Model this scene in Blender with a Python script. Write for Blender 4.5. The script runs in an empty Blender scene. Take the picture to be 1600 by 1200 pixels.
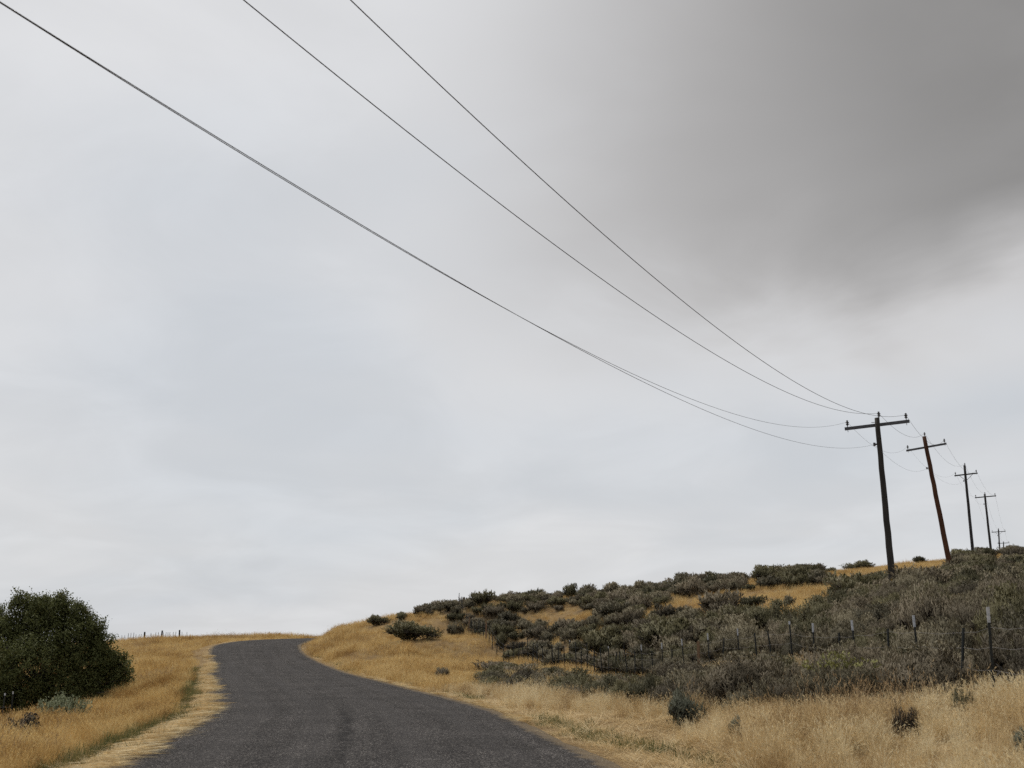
import bpy, math, random
import numpy as np
from mathutils import Vector, Matrix

random.seed(7)
RNG = np.random.default_rng(7)
scene = bpy.context.scene
col = scene.collection
R = math.radians

# ------------------------------------------------------------------ camera
FPX = 1660.0                      # focal length in pixels of a 1600 px wide frame
PITCH = math.atan(400 / FPX)
EYE = 1.55
CP, SP = math.cos(PITCH), math.sin(PITCH)
cam_d = bpy.data.cameras.new('camera')
cam_d.sensor_width = 36.0
cam_d.lens = 36.0 * FPX / 1600
cam_d.clip_start = 0.1
cam_d.clip_end = 9000
cam = bpy.data.objects.new('camera', cam_d)
cam.location = (0, 0, EYE)
cam.rotation_euler = (R(90) + PITCH, 0, 0)
col.objects.link(cam)
scene.camera = cam
cam_d.dof.use_dof = True
cam_d.dof.focus_distance = 38
cam_d.dof.aperture_fstop = 3.5

# ------------------------------------------------------------------ sky, sun, exposure
SUN_EL, SUN_AZ = R(58), R(-35)    # azimuth clockwise from +y (ahead, to the left)
world = bpy.data.worlds.new('World')
scene.world = world
world.use_nodes = True
scene.view_settings.view_transform = 'Standard'
scene.view_settings.look = 'None'
scene.view_settings.exposure = 0.5
scene.view_settings.gamma = 1.0
scene.view_settings.use_curve_mapping = False


class NT:
    """small helper to write node trees"""
    def __init__(self, tree):
        self.t = tree
        self.n = tree.nodes
        self.n.clear()

    def add(self, typ, props=None, **ins):
        nd = self.n.new(typ)
        for k, v in (props or {}).items():
            setattr(nd, k, v)
        for k, v in ins.items():
            key = int(k[1:]) if k[0] == 'i' and k[1:].isdigit() else k.replace('_', ' ')
            self.set(nd.inputs[key], v)
        return nd

    def set(self, sock, v):
        if isinstance(v, bpy.types.NodeSocket):
            self.t.links.new(v, sock)
        elif isinstance(v, bpy.types.Node):
            self.t.links.new(v.outputs[0], sock)
        else:
            if sock.type == 'RGBA' and len(v) == 3:
                v = (*v, 1)
            sock.default_value = v

    def math(self, op, a, b=0.0, c=0.0, clamp=False):
        nd = self.add('ShaderNodeMath', {'operation': op, 'use_clamp': clamp}, i0=a, i1=b)
        if op in ('MULTIPLY_ADD', 'SMOOTH_MIN', 'COMPARE'):
            self.set(nd.inputs[2], c)
        return nd.outputs[0]

    def vmath(self, op, a, b=(0, 0, 0)):
        nd = self.add('ShaderNodeVectorMath', {'operation': op}, i0=a)
        self.set(nd.inputs[3] if op == 'SCALE' else nd.inputs[1], b)
        return nd.outputs['Value'] if op in ('DOT_PRODUCT', 'LENGTH', 'DISTANCE') else nd.outputs[0]

    def noise(self, vec, scale, detail=3.0, rough=0.5, dist=0.0):
        return self.add('ShaderNodeTexNoise', None, Vector=vec, Scale=scale, Detail=detail,
                        Roughness=rough, Distortion=dist).outputs[0]

    def ramp(self, fac, stops):
        nd = self.add('ShaderNodeValToRGB', None, Fac=fac)
        el = nd.color_ramp.elements
        while len(el) > 1:
            el.remove(el[-1])
        for i, (p, c) in enumerate(stops):
            e = el[0] if i == 0 else el.new(p)
            e.position = p
            c = (c, c, c) if isinstance(c, (int, float)) else c
            e.color = (*c, 1)
        return nd.outputs[0]

    def smooth(self, x, a, b, lo=0.0, hi=1.0):
        nd = self.add('ShaderNodeMapRange', {'interpolation_type': 'SMOOTHSTEP'}, Value=x,
                      From_Min=a, From_Max=b, To_Min=lo, To_Max=hi)
        return nd.outputs[0]

    def mix(self, fac, a, b, mode='MIX'):
        nd = self.add('ShaderNodeMix', {'data_type': 'RGBA', 'blend_type': mode})
        self.set(nd.inputs[0], fac)
        self.set(nd.inputs[6], a)
        self.set(nd.inputs[7], b)
        return nd.outputs[2]


def pix_dir(u, v):
    """unit world direction of a photograph pixel"""
    d = Vector((u - 800, FPX * CP - (600 - v) * SP, FPX * SP + (600 - v) * CP))
    return d.normalized()


w = NT(world.node_tree)
sky = w.add('ShaderNodeTexSky')
sky.sky_type = 'NISHITA'
sky.sun_disc = False
sky.sun_elevation = SUN_EL
sky.sun_rotation = SUN_AZ
sky.dust_density = 3.0
D = w.add('ShaderNodeTexCoord').outputs['Generated']
D = w.vmath('NORMALIZE', D)
# cloud layer: noise on the plane of the cloud base, softened to the horizon
sep = w.add('ShaderNodeSeparateXYZ', None, Vector=D)
zc = w.math('MAXIMUM', sep.outputs[2], 0.0)
den = w.math('ADD', zc, 0.22)
cu = w.math('DIVIDE', sep.outputs[0], den)
cv = w.math('DIVIDE', sep.outputs[1], den)
plane = w.add('ShaderNodeCombineXYZ', None, X=cu, Y=cv, Z=0.3).outputs[0]
n1 = w.noise(plane, 0.9, 4.0, 0.5, 0.3)
n2 = w.noise(plane, 2.1, 5.0, 0.55, 0.5)
n3 = w.noise(w.vmath('ADD', plane, (7.3, 2.1, 0)), 0.8, 3.0, 0.5, 0.2)
# thin bright veil with faint blue holes
base = w.ramp(n3, [(0.30, (0.568, 0.592, 0.622)), (0.52, (0.635, 0.642, 0.655)), (0.72, (0.69, 0.692, 0.70))])
puff = w.smooth(n2, 0.35, 0.75, 0.945, 1.04)
base = w.mix(1.0, base, puff, 'MULTIPLY')
# the heavy grey cloud bank in front and to the right, overhead
wob = w.math('MULTIPLY', w.math('SUBTRACT', n1, 0.5), 0.34)
wob2 = w.math('MULTIPLY', w.math('SUBTRACT', n2, 0.5), 0.24)
wb = w.math('ADD', wob, wob2)
az = w.math('ARCTAN2', sep.outputs[0], sep.outputs[1])
el_ = w.math('ARCSINE', sep.outputs[2])
lag = w.math('MAXIMUM', w.math('SUBTRACT', 0.45, az), 0.0)
thr = w.math('SUBTRACT', 0.335, w.math('MULTIPLY', lag, 0.26))
wid_ = w.math('ADD', 0.07, w.math('MULTIPLY', lag, 0.30))
edge_low = w.smooth(w.math('DIVIDE', w.math('SUBTRACT', w.math('ADD', el_, w.math('MULTIPLY', wb, 0.75)), thr), wid_), -0.6, 1.0)
edge_left = w.smooth(w.math('ADD', az, wb), -0.14, 0.56)
edge_far = w.smooth(az, 1.5, 2.4, 1.0, 0.0)
dark = w.math('MULTIPLY', w.math('MULTIPLY', edge_low, edge_left), edge_far)
# a softer pale skirt of the same cloud
skirt_low = w.smooth(w.math('ADD', el_, w.math('MULTIPLY', wb, 1.3)), 0.16, 0.36)
skirt_left = w.smooth(w.math('ADD', az, wb), -0.16, 0.28)
skirt = w.math('MULTIPLY', w.math('MULTIPLY', skirt_low, skirt_left), edge_far)
c1 = w.mix(w.math('MULTIPLY', skirt, 0.52), base, (0.44, 0.415, 0.397))
dark = w.math('MULTIPLY', dark, w.smooth(n2, 0.25, 0.75, 1.0, 0.84))
c2 = w.mix(w.math('MULTIPLY', dark, 0.97), c1, (0.198, 0.1905, 0.180))
skyn = w.mix(1.0, sky.outputs[0], (0.08, 0.08, 0.08), 'MULTIPLY')
fin = w.mix(0.94, skyn, c2)
bg = w.add('ShaderNodeBackground', None, Color=fin, Strength=0.80)
out = w.add('ShaderNodeOutputWorld', None, Surface=bg)

sun_d = bpy.data.lights.new('sun', 'SUN')
sun_d.energy = 1.5
sun_d.angle = R(14)
sun_d.color = (1.0, 0.95, 0.86)
sun = bpy.data.objects.new('sun', sun_d)
sdir = Vector((math.sin(SUN_AZ) * math.cos(SUN_EL), math.cos(SUN_AZ) * math.cos(SUN_EL), math.sin(SUN_EL)))
sun.rotation_euler = sdir.to_track_quat('Z', 'Y').to_euler()
sun.location = (-20, -20, 40)
col.objects.link(sun)


# ------------------------------------------------------------------ materials
def new_mat(name):
    m = bpy.data.materials.new(name)
    m.use_nodes = True
    return m, NT(m.node_tree)


def finish(t, color, rough=0.9, bump=None, bump_d=0.01, bump_s=0.5, transl=0.0, spec=0.3, metal=0.0):
    b = t.add('ShaderNodeBsdfPrincipled', None, Base_Color=color, Roughness=rough, Metallic=metal)
    b.inputs['Specular IOR Level'].default_value = spec
    if bump is not None:
        bn = t.add('ShaderNodeBump', None, Height=bump, Distance=bump_d, Strength=bump_s)
        t.set(b.inputs['Normal'], bn)
    sh = b.outputs[0]
    if transl > 0:
        tr = t.add('ShaderNodeBsdfTranslucent', None, Color=color)
        ms = t.add('ShaderNodeMixShader', None, i0=transl, i1=sh, i2=tr.outputs[0])
        sh = ms.outputs[0]
    t.add('ShaderNodeOutputMaterial', None, Surface=sh)


def mat_plain(name, c, rough=0.8, var=0.25, scale=8.0, metal=0.0, spec=0.3):
    m, t = new_mat(name)
    P = t.add('ShaderNodeTexCoord').outputs['Object']
    n = t.noise(P, scale, 4)
    k = t.ramp(n, [(0.3, tuple(x * (1 - var) for x in c)), (0.7, tuple(min(1, x * (1 + var)) for x in c))])
    finish(t, k, rough, n, 0.004, 0.4, metal=metal, spec=spec)
    return m


def mat_grass(name, a, b, c, transl=0.35, patch=0.35):
    """blade colour: three tones, by patches of ground and by tuft"""
    m, t = new_mat(name)
    P = t.add('ShaderNodeNewGeometry').outputs['Position']
    info = t.add('ShaderNodeObjectInfo').outputs['Random']
    n = t.noise(P, patch, 4, 0.6)
    n2 = t.noise(P, patch * 4.5, 3, 0.6)
    n = t.math('ADD', t.math('MULTIPLY', n, 0.8), t.math('MULTIPLY', n2, 0.5))
    f = t.math('ADD', t.math('SUBTRACT', n, 0.19), t.math('MULTIPLY', info, 0.35))
    k = t.ramp(f, [(0.42, a), (0.62, b), (0.82, c)])
    fine = t.noise(P, 23.0, 2)
    k = t.mix(1.0, k, t.smooth(fine, 0.3, 0.7, 0.75, 1.15), 'MULTIPLY')
    finish(t, k, 0.75, transl=transl, spec=0.2)
    return m


def mat_leaf(name, a, b, transl=0.25, tipcol=None):
    m, t = new_mat(name)
    P = t.add('ShaderNodeNewGeometry').outputs['Position']
    info = t.add('ShaderNodeObjectInfo').outputs['Random']
    n = t.noise(P, 6.0, 3)
    f = t.math('ADD', t.math('MULTIPLY', n, 0.7), t.math('MULTIPLY', info, 0.6))
    k = t.ramp(f, [(0.35, a), (0.9, b)])
    finish(t, k, 0.7, transl=transl, spec=0.25)
    return m


def mat_wood(name, a, b, rough=0.85, sc=1.0):
    m, t = new_mat(name)
    P = t.add('ShaderNodeTexCoord').outputs['Object']
    S = t.add('ShaderNodeMapping', None, Vector=P, Scale=(26 * sc, 26 * sc, 0.9 * sc)).outputs[0]
    n = t.noise(S, 1.0, 6, 0.65, 0.6)
    n2 = t.noise(P, 0.7, 3)
    k = t.ramp(n, [(0.32, a), (0.68, b)])
    k = t.mix(t.smooth(n2, 0.35, 0.7, 0.0, 0.5), k, a)
    finish(t, k, rough, n, 0.012, 0.7, spec=0.2)
    return m


M_WEATHERED = mat_wood('weathered_grey_wood', (0.018, 0.016, 0.014), (0.06, 0.053, 0.046))
M_REDWOOD = mat_wood('red_brown_wood', (0.03, 0.013, 0.008), (0.115, 0.048, 0.023))
M_TARRED = mat_wood('dark_tarred_wood', (0.016, 0.015, 0.016), (0.05, 0.047, 0.045))
M_ARM = mat_wood('grey_crossarm_wood', (0.05, 0.052, 0.058), (0.12, 0.122, 0.13))
M_POSTWOOD = mat_wood('fence_post_wood', (0.10, 0.06, 0.035), (0.28, 0.18, 0.11))
M_INSUL = mat_plain('brown_porcelain', (0.022, 0.018, 0.018), 0.25, 0.2, spec=0.6)
M_STEEL = mat_plain('galvanised_steel', (0.20, 0.20, 0.21), 0.5, 0.25, metal=0.6)
M_WIRE = mat_plain('aged_wire', (0.05, 0.047, 0.045), 0.6, 0.2)
M_BARB = mat_plain('fence_wire', (0.15, 0.14, 0.135), 0.5, 0.2, metal=0.3)
M_TPOST = mat_plain('dark_painted_steel', (0.013, 0.015, 0.014), 0.6, 0.3, spec=0.3)
M_WHITE = mat_plain('white_paint', (0.36, 0.37, 0.39), 0.6, 0.2, 30)
M_YELLOW = mat_plain('yellow_tag', (0.62, 0.36, 0.03), 0.5, 0.1)

GR_DRY = mat_grass('dry_grass_blades', (0.33, 0.21, 0.095), (0.66, 0.50, 0.265), (0.82, 0.71, 0.47))
GR_ORANGE = mat_grass('tawny_grass_blades', (0.26, 0.14, 0.048), (0.62, 0.41, 0.15), (0.77, 0.60, 0.29))
GR_GOLD = mat_grass('golden_grass_blades', (0.32, 0.185, 0.065), (0.65, 0.445, 0.175), (0.78, 0.61, 0.31))
GR_BROWN = mat_grass('brown_stalk_blades', (0.23, 0.155, 0.085), (0.41, 0.29, 0.16), (0.55, 0.42, 0.25))
GR_STRAW = mat_grass('pale_straw_blades', (0.52, 0.36, 0.16), (0.70, 0.53, 0.28), (0.78, 0.65, 0.41), 0.25, 1.5)
GR_GREEN = mat_grass('green_grass_blades', (0.06, 0.08, 0.025), (0.105, 0.118, 0.04), (0.32, 0.25, 0.10), 0.3, 1.2)
LF_SAGE = mat_leaf('sage_leaf', (0.084, 0.075, 0.048), (0.262, 0.226, 0.148))
LF_SAGE_BROWN = mat_leaf('brownish_sage_leaf', (0.082, 0.069, 0.047), (0.245, 0.204, 0.140))
LF_OLIVE = mat_leaf('olive_sage_leaf', (0.062, 0.058, 0.031), (0.182, 0.164, 0.088))
LF_PALE = mat_leaf('pale_rabbitbrush_leaf', (0.20, 0.22, 0.13), (0.34, 0.36, 0.22))
LF_BLUE = mat_leaf('blue_grey_leaf', (0.12, 0.125, 0.088), (0.24, 0.24, 0.17))
LF_YEL = mat_leaf('yellow_green_flower', (0.17, 0.17, 0.055), (0.28, 0.265, 0.10))
LF_DEAD_SHADE = mat_leaf('dead_twig_shade', (0.022, 0.017, 0.013), (0.055, 0.042, 0.032), 0.0)  # dead plants; also fills shrub insides, its dark tone painting shade there
LF_TREE = mat_leaf('dark_tree_leaf', (0.036, 0.045, 0.015), (0.115, 0.125, 0.040), 0.35)
LF_TREE_Y = mat_leaf('yellowing_tree_leaf', (0.05, 0.05, 0.012), (0.10, 0.09, 0.02), 0.25)
M_STEM = mat_plain('shrub_stem', (0.07, 0.055, 0.042), 0.9, 0.4)
M_BARK = mat_wood('tree_bark', (0.02, 0.017, 0.014), (0.07, 0.06, 0.05))


def mat_ground():
    m, t = new_mat('dry_earth')
    P = t.add('ShaderNodeNewGeometry').outputs['Position']
    a = t.noise(P, 0.35, 5, 0.6)
    b = t.noise(P, 5.0, 5, 0.65)
    c = t.noise(P, 45.0, 3, 0.6)
    k = t.ramp(b, [(0.3, (0.13, 0.085, 0.045)), (0.55, (0.24, 0.16, 0.075)), (0.75, (0.36, 0.25, 0.12))])
    k = t.mix(t.smooth(a, 0.4, 0.65, 0.0, 0.7), k, (0.30, 0.205, 0.10))
    brush_shade = t.add('ShaderNodeAttribute', {'attribute_name': 'litter_shade'}).outputs['Fac']
    k = t.mix(t.math('MULTIPLY', brush_shade, t.smooth(b, 0.25, 0.6, 1.0, 0.8)), k, (0.062, 0.048, 0.034))  # darker around shrubs: twig cover and painted shade together
    k = t.mix(1.0, k, t.smooth(c, 0.3, 0.7, 0.7, 1.15), 'MULTIPLY')
    finish(t, k, 0.95, c, 0.03, 0.6, spec=0.1)
    return m


def mat_asphalt():
    m, t = new_mat('worn_asphalt')
    P = t.add('ShaderNodeNewGeometry').outputs['Position']
    UV = t.add('ShaderNodeUVMap', {'uv_map': 'road'}).outputs[0]
    s = t.add('ShaderNodeSeparateXYZ', None, Vector=UV)
    across, along = s.outputs[0], s.outputs[1]
    fine = t.noise(P, 70.0, 3, 0.7)
    fine2 = t.noise(P, 28.0, 2, 0.6)
    vor = t.add('ShaderNodeTexVoronoi', None, Vector=P, Scale=62.0)
    stone = t.add('ShaderNodeSeparateColor', None, Color=vor.outputs['Color']).outputs[0]
    big = t.noise(P, 0.5, 4, 0.6)
    st = t.add('ShaderNodeCombineXYZ', None, X=t.math('MULTIPLY', across, 2.2), Y=t.math('MULTIPLY', along, 0.06), Z=0.0).outputs[0]
    streak = t.noise(st, 1.6, 4, 0.6)
    k = t.ramp(stone, [(0.0, (0.016, 0.0142, 0.0138)), (0.6, (0.040, 0.0360, 0.0352)), (0.84, (0.074, 0.067, 0.064)), (1.0, (0.26, 0.24, 0.22))])
    k = t.mix(1.0, k, t.smooth(fine, 0.3, 0.7, 0.7, 1.25), 'MULTIPLY')
    k = t.mix(1.0, k, t.smooth(fine2, 0.25, 0.75, 0.8, 1.18), 'MULTIPLY')
    k = t.mix(1.0, k, t.smooth(streak, 0.3, 0.7, 0.84, 1.16), 'MULTIPLY')
    k = t.mix(1.0, k, t.smooth(big, 0.3, 0.7, 0.82, 1.18), 'MULTIPLY')
    # polished wheel tracks
    for cx in (-2.05, -0.75, 0.75, 2.05):
        dd = t.math('ABSOLUTE', t.math('SUBTRACT', across, t.math('ADD', cx, t.math('MULTIPLY', t.math('SUBTRACT', big, 0.5), 0.5))))
        k = t.mix(t.smooth(dd, 0.05, 0.42, 0.30, 0.0), k, (0.064, 0.059, 0.058))
    # a dark tyre scuff wandering along the middle of the road
    wav = t.noise(t.add('ShaderNodeCombineXYZ', None, X=0.0, Y=t.math('MULTIPLY', along, 0.22), Z=3.0).outputs[0], 1.0, 2)
    ln = t.math('ABSOLUTE', t.math('SUBTRACT', across, t.math('ADD', -0.22, t.math('MULTIPLY', t.math('SUBTRACT', wav, 0.5), 0.9))))
    win = t.math('MULTIPLY', t.smooth(along, 74.0, 77.0), t.smooth(along, 84.5, 88.0, 1.0, 0.0))
    brk = t.smooth(t.noise(P, 3.0, 3, 0.7), 0.36, 0.55)
    k = t.mix(t.math('MULTIPLY', t.math('MULTIPLY', t.smooth(ln, 0.02, 0.18, 0.62, 0.0), win), brk), k, (0.010, 0.009, 0.009))
    # dusty, straw-strewn margins
    ed = t.math('ADD', t.math('ABSOLUTE', across), t.math('MULTIPLY', t.math('SUBTRACT', t.noise(P, 2.2, 5, 0.65), 0.5), 0.7))
    k = t.mix(t.smooth(ed, 2.88, 3.12, 0.0, 0.55), k, (0.23, 0.17, 0.10))
    finish(t, k, 0.95, t.math('ADD', fine, stone), 0.010, 0.8, spec=0.12)
    return m


# ------------------------------------------------------------------ mesh helpers
def mesh_np(name, verts, faces, mats, mat_idx=None, smooth=False):
    """faces: array (n,3) or (n,4) or a list of such arrays"""
    me = bpy.data.meshes.new(name)
    fl = faces if isinstance(faces, list) else [faces]
    fl = [np.asarray(f, np.int32) for f in fl if len(f)]
    verts = np.asarray(verts, np.float32).reshape(-1, 3)
    loops = np.concatenate([f.ravel() for f in fl])
    counts = np.concatenate([np.full(len(f), f.shape[1], np.int32) for f in fl])
    starts = np.concatenate([[0], np.cumsum(counts)[:-1]]).astype(np.int32)
    me.vertices.add(len(verts))
    me.vertices.foreach_set('co', verts.ravel())
    me.loops.add(len(loops))
    me.loops.foreach_set('vertex_index', loops)
    me.polygons.add(len(counts))
    me.polygons.foreach_set('loop_start', starts)
    me.polygons.foreach_set('loop_total', counts)
    for m in (mats if isinstance(mats, (list, tuple)) else [mats]):
        me.materials.append(m)
    if mat_idx is not None:
        me.polygons.foreach_set('material_index', np.asarray(mat_idx, np.int32))
    me.polygons.foreach_set('use_smooth', np.full(len(counts), smooth))
    me.update(calc_edges=True)
    me.validate()
    return me


class MB:
    """collects simple solids into one mesh"""
    def __init__(self):
        self.v, self.q, self.t = [], [], []

    def box(self, c, s, M=None):
        n = len(self.v)
        for dx in (-.5, .5):
            for dy in (-.5, .5):
                for dz in (-.5, .5):
                    p = Vector((dx * s[0], dy * s[1], dz * s[2]))
                    if M is not None:
                        p = M @ p
                    self.v.append(tuple(Vector(c) + p))
        for f in ((0, 1, 3, 2), (4, 6, 7, 5), (0, 4, 5, 1), (2, 3, 7, 6), (0, 2, 6, 4), (1, 5, 7, 3)):
            self.q.append([n + i for i in f])

    def tube(self, pts, rad, k=6, cap=True):
        pts = [Vector(p) for p in pts]
        rad = rad if isinstance(rad, (list, tuple)) else [rad] * len(pts)
        n0 = len(self.v)
        prev = None
        for i, p in enumerate(pts):
            d = (pts[min(i + 1, len(pts) - 1)] - pts[max(i - 1, 0)]).normalized()
            if prev is None:
                a = Vector((0, 0, 1)) if abs(d.z) < 0.9 else Vector((1, 0, 0))
                prev = d.cross(a).normalized()
            x = (prev - d * prev.dot(d)).normalized()
            y = d.cross(x)
            prev = x
            for j in range(k):
                an = 2 * math.pi * j / k
                self.v.append(tuple(p + (x * math.cos(an) + y * math.sin(an)) * rad[i]))
        for i in range(len(pts) - 1):
            for j in range(k):
                a = n0 + i * k + j
                b = n0 + i * k + (j + 1) % k
                self.q.append([a, b, b + k, a + k])
        if cap:
            for base, flip in ((n0, True), (n0 + (len(pts) - 1) * k, False)):
                c = len(self.v)
                m = sum((Vector(self.v[base + j]) for j in range(k)), Vector()) / k
                self.v.append(tuple(m))
                for j in range(k):
                    tr = [base + j, base + (j + 1) % k, c]
                    self.t.append(tr[::-1] if flip else tr)

    def mesh(self, name, mat, smooth=False):
        fs = []
        if self.q:
            fs.append(np.array(self.q))
        if self.t:
            fs.append(np.array(self.t))
        return mesh_np(name, np.array(self.v), fs, mat, smooth=smooth)

    def build(self, name, mat, parent=None, smooth=False):
        return link(name, self.mesh(name, mat, smooth), parent)


def link(name, me, parent=None):
    o = bpy.data.objects.new(name, me)
    col.objects.link(o)
    if parent is not None:
        o.parent = parent
    return o


def tag(o, label=None, cat=None, group=None, kind=None):
    for k, v in (('label', label), ('category', cat), ('group', group), ('kind', kind)):
        if v:
            o[k] = v
    return o


def thing(name, label, cat, loc=(0, 0, 0), group=None):
    o = link(name, None)
    o.location = loc
    return tag(o, label, cat, group)


# ------------------------------------------------------------------ terrain
def ray(u, v):
    x, y, z = u - 800, FPX * CP - (600 - v) * SP, FPX * SP + (600 - v) * CP
    return np.array([x / y, 1.0, z / y])


def at(u, v, d):
    """point at forward distance d seen at pixel (u, v); z above world zero"""
    p = ray(u, v) * d
    return np.array([p[0], p[1], p[2] + EYE])


def proj(P):
    P = np.asarray(P, float)
    x, y, z = P[..., 0], P[..., 1], P[..., 2] - EYE
    dpt = y * CP + z * SP
    h = -y * SP + z * CP
    return 800 + FPX * x / dpt, 600 - FPX * h / dpt, dpt


# road centre line: x, y, height above eye
ROAD = np.array([
    (9.8, -60, -1.75), (5.4, -32, -1.62), (2.4, -14, -1.57), (0.3, 0, -1.55), (-0.7, 6.5, -1.55), (-1.7, 12.9, -1.55),
    (-3.0, 21.4, -1.55), (-3.8, 25.7, -1.55), (-5.75, 33, -1.54), (-8.25, 42, -1.53), (-11.1, 52, -1.48),
    (-14.5, 65, -1.33), (-16.9, 73, -0.97), (-18.7, 80, -0.52), (-19.5, 86, -0.24), (-19.2, 92, -0.02),
    (-17.4, 97.5, 0.12), (-13.6, 102, 0.16), (-8.6, 105, 0.12), (-2.5, 107.5, 0.0), (6, 110, -0.6), (16, 113, -1.2)])
ROAD_HW = 3.22


def smooth_poly(P, n=8):
    """Catmull-Rom through the points"""
    out = []
    for i in range(len(P) - 1):
        p0, p1, p2, p3 = P[max(i - 1, 0)], P[i], P[i + 1], P[min(i + 2, len(P) - 1)]
        for k in range(n):
            s = k / n
            out.append(0.5 * ((2 * p1) + (-p0 + p2) * s + (2 * p0 - 5 * p1 + 4 * p2 - p3) * s * s + (-p0 + 3 * p1 - 3 * p2 + p3) * s ** 3))
    out.append(P[-1])
    return np.array(out)


RC = smooth_poly(ROAD, 8)
RC[:, 2] += EYE
RSEG = RC[1:] - RC[:-1]
RLEN = np.hypot(RSEG[:, 0], RSEG[:, 1])
RCUM = np.concatenate([[0], np.cumsum(RLEN)])


def road_coords(x, y):
    """signed distance across (right positive), distance along, road height"""
    x = np.asarray(x, float).ravel()
    y = np.asarray(y, float).ravel()
    best = np.full(len(x), 1e18)
    ac = np.zeros(len(x)); al = np.zeros(len(x)); zz = np.zeros(len(x))
    for i in range(len(RSEG)):
        dx, dy, dz = RSEG[i]
        L2 = RLEN[i] ** 2
        s = np.clip(((x - RC[i, 0]) * dx + (y - RC[i, 1]) * dy) / L2, 0, 1)
        px, py = x - RC[i, 0] - s * dx, y - RC[i, 1] - s * dy
        d2 = px * px + py * py
        m = d2 < best
        best[m] = d2[m]
        sg = np.sign(px * dy - py * dx)
        ac[m] = (np.sqrt(d2) * sg)[m]
        al[m] = (RCUM[i] + s * RLEN[i])[m]
        zz[m] = (RC[i, 2] + s * dz)[m]
    return ac, al, zz


CTRL = [  # ground seen at pixel (u, v) at forward distance d
    # verge on the right, near
    (1600, 1200, 10), (1300, 1200, 10.5), (1100, 1200, 11.2), (1600, 1130, 13.5), (1350, 1130, 15), (1100, 1130, 17.5), (950, 1130, 18.5),
    # along the fence
    (1700, 1130, 12), (1548, 1106, 15), (1436, 1083, 20), (1340, 1073, 22.5), (1273, 1067, 26), (1155, 1058, 33), (1070, 1063, 37),
    (1004, 1064, 41), (945, 1066, 45), (850, 1053, 55), (800, 1043, 62), (770, 1028, 67), (735, 992, 76),
    # hillside on the right
    (1396, 927, 44), (1484, 892, 72), (1250, 942, 53), (1100, 950, 58), (1100, 1000, 46), (1250, 1000, 36), (1400, 1000, 29), (1550, 1006, 25),
    (1550, 940, 42), (900, 970, 66), (880, 1000, 60), (1000, 985, 55), (980, 950, 66), (1600, 900, 62), (1519, 872, 105),
    # ridge
    (545, 985, 92), (600, 970, 86), (650, 962, 82), (700, 956, 80), (800, 947, 80), (900, 934, 82), (1000, 926, 83), (1100, 916, 84), (1200, 904, 85),
    (1300, 897, 86), (1400, 885, 88), (1500, 875, 96), (1600, 867, 104), (1750, 858, 104), (1900, 856, 90),
    # bank right of the road
    (560, 1010, 74), (650, 1005, 68), (700, 1000, 69), (600, 1040, 57), (700, 1040, 54), (640, 985, 76), (760, 1062, 44), (850, 1088, 31),
    # left slope
    (0, 1206, 17.5), (0, 1178, 24), (120, 1160, 26), (200, 1128, 31), (60, 1158, 31), (150, 1120, 38), (0, 1148, 40), (-100, 1142, 44),
    (250, 1080, 42), (300, 1060, 50), (230, 1055, 60), (290, 1030, 70), (230, 1020, 88), (300, 1008, 95), (200, 1005.5, 106), (260, 1002, 107),
    (330, 998.5, 106), (400, 997.5, 110), (100, 1012, 106), (0, 1020, 104), (-200, 1028, 100), (100, 1050, 70), (-100, 1060, 70), (-200, 1180, 24),
    (-300, 1130, 45)]
CP3 = [at(*c) for c in CTRL]
# beyond the crests and behind the camera (x, y, world z)
CP3 += [np.array(p, float) for p in (
    (-30, 140, -1.2), (-10, 140, -1.2), (-60, 150, -3), (15, 125, 3.0), (40, 130, 7.0), (75, 140, 10.5), (100, 160, 12), (110, 250, 12), (70, 210, 9),
    (20, 180, 0), (0, 230, -4), (-60, 230, -5), (130, 120, 12.5), (120, 60, 9.5), (70, 40, 5.2), (60, 10, 3.4), (25, 5, 1.1), (12, 2, .45), (9, -10, .3), (30, -30, 1.5), (-8, 0, -.35), (-14, 5, -.9),
    (-20, -20, -1.2), (-40, 10, -2.2), (-60, 60, -2.6), (-70, 110, -1.5), (60, 80, 6.8), (85, 100, 9.2))]
for p in ROAD[::2]:
    CP3.append(np.array([p[0], p[1], p[2] + EYE]))
CP3 = np.array(CP3)


def tps_k(r2):
    return np.where(r2 > 1e-9, 0.5 * r2 * np.log(np.maximum(r2, 1e-9)), 0.0)


_n = len(CP3)
_X = CP3[:, :2] / 20.0
_K = tps_k(((_X[:, None] - _X[None]) ** 2).sum(-1)) + np.eye(_n) * 0.004
_P = np.c_[np.ones(_n), _X]
_A = np.block([[_K, _P], [_P.T, np.zeros((3, 3))]])
_W = np.linalg.solve(_A, np.r_[CP3[:, 2], 0, 0, 0])


def sstep(x, a, b):
    s = np.clip((x - a) / (b - a), 0, 1)
    return s * s * (3 - 2 * s)


def vnoise(x, y, sc, seed=0):
    """cheap smooth noise from a few sines, about -1..1"""
    r = np.random.default_rng(seed)
    o = 0
    for k in range(7):
        a = r.uniform(0, 6.28); f = sc * r.uniform(0.6, 1.7); ph = r.uniform(0, 6.28)
        o = o + np.sin((x * math.cos(a) + y * math.sin(a)) * f + ph)
    return o / 3.5


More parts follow.
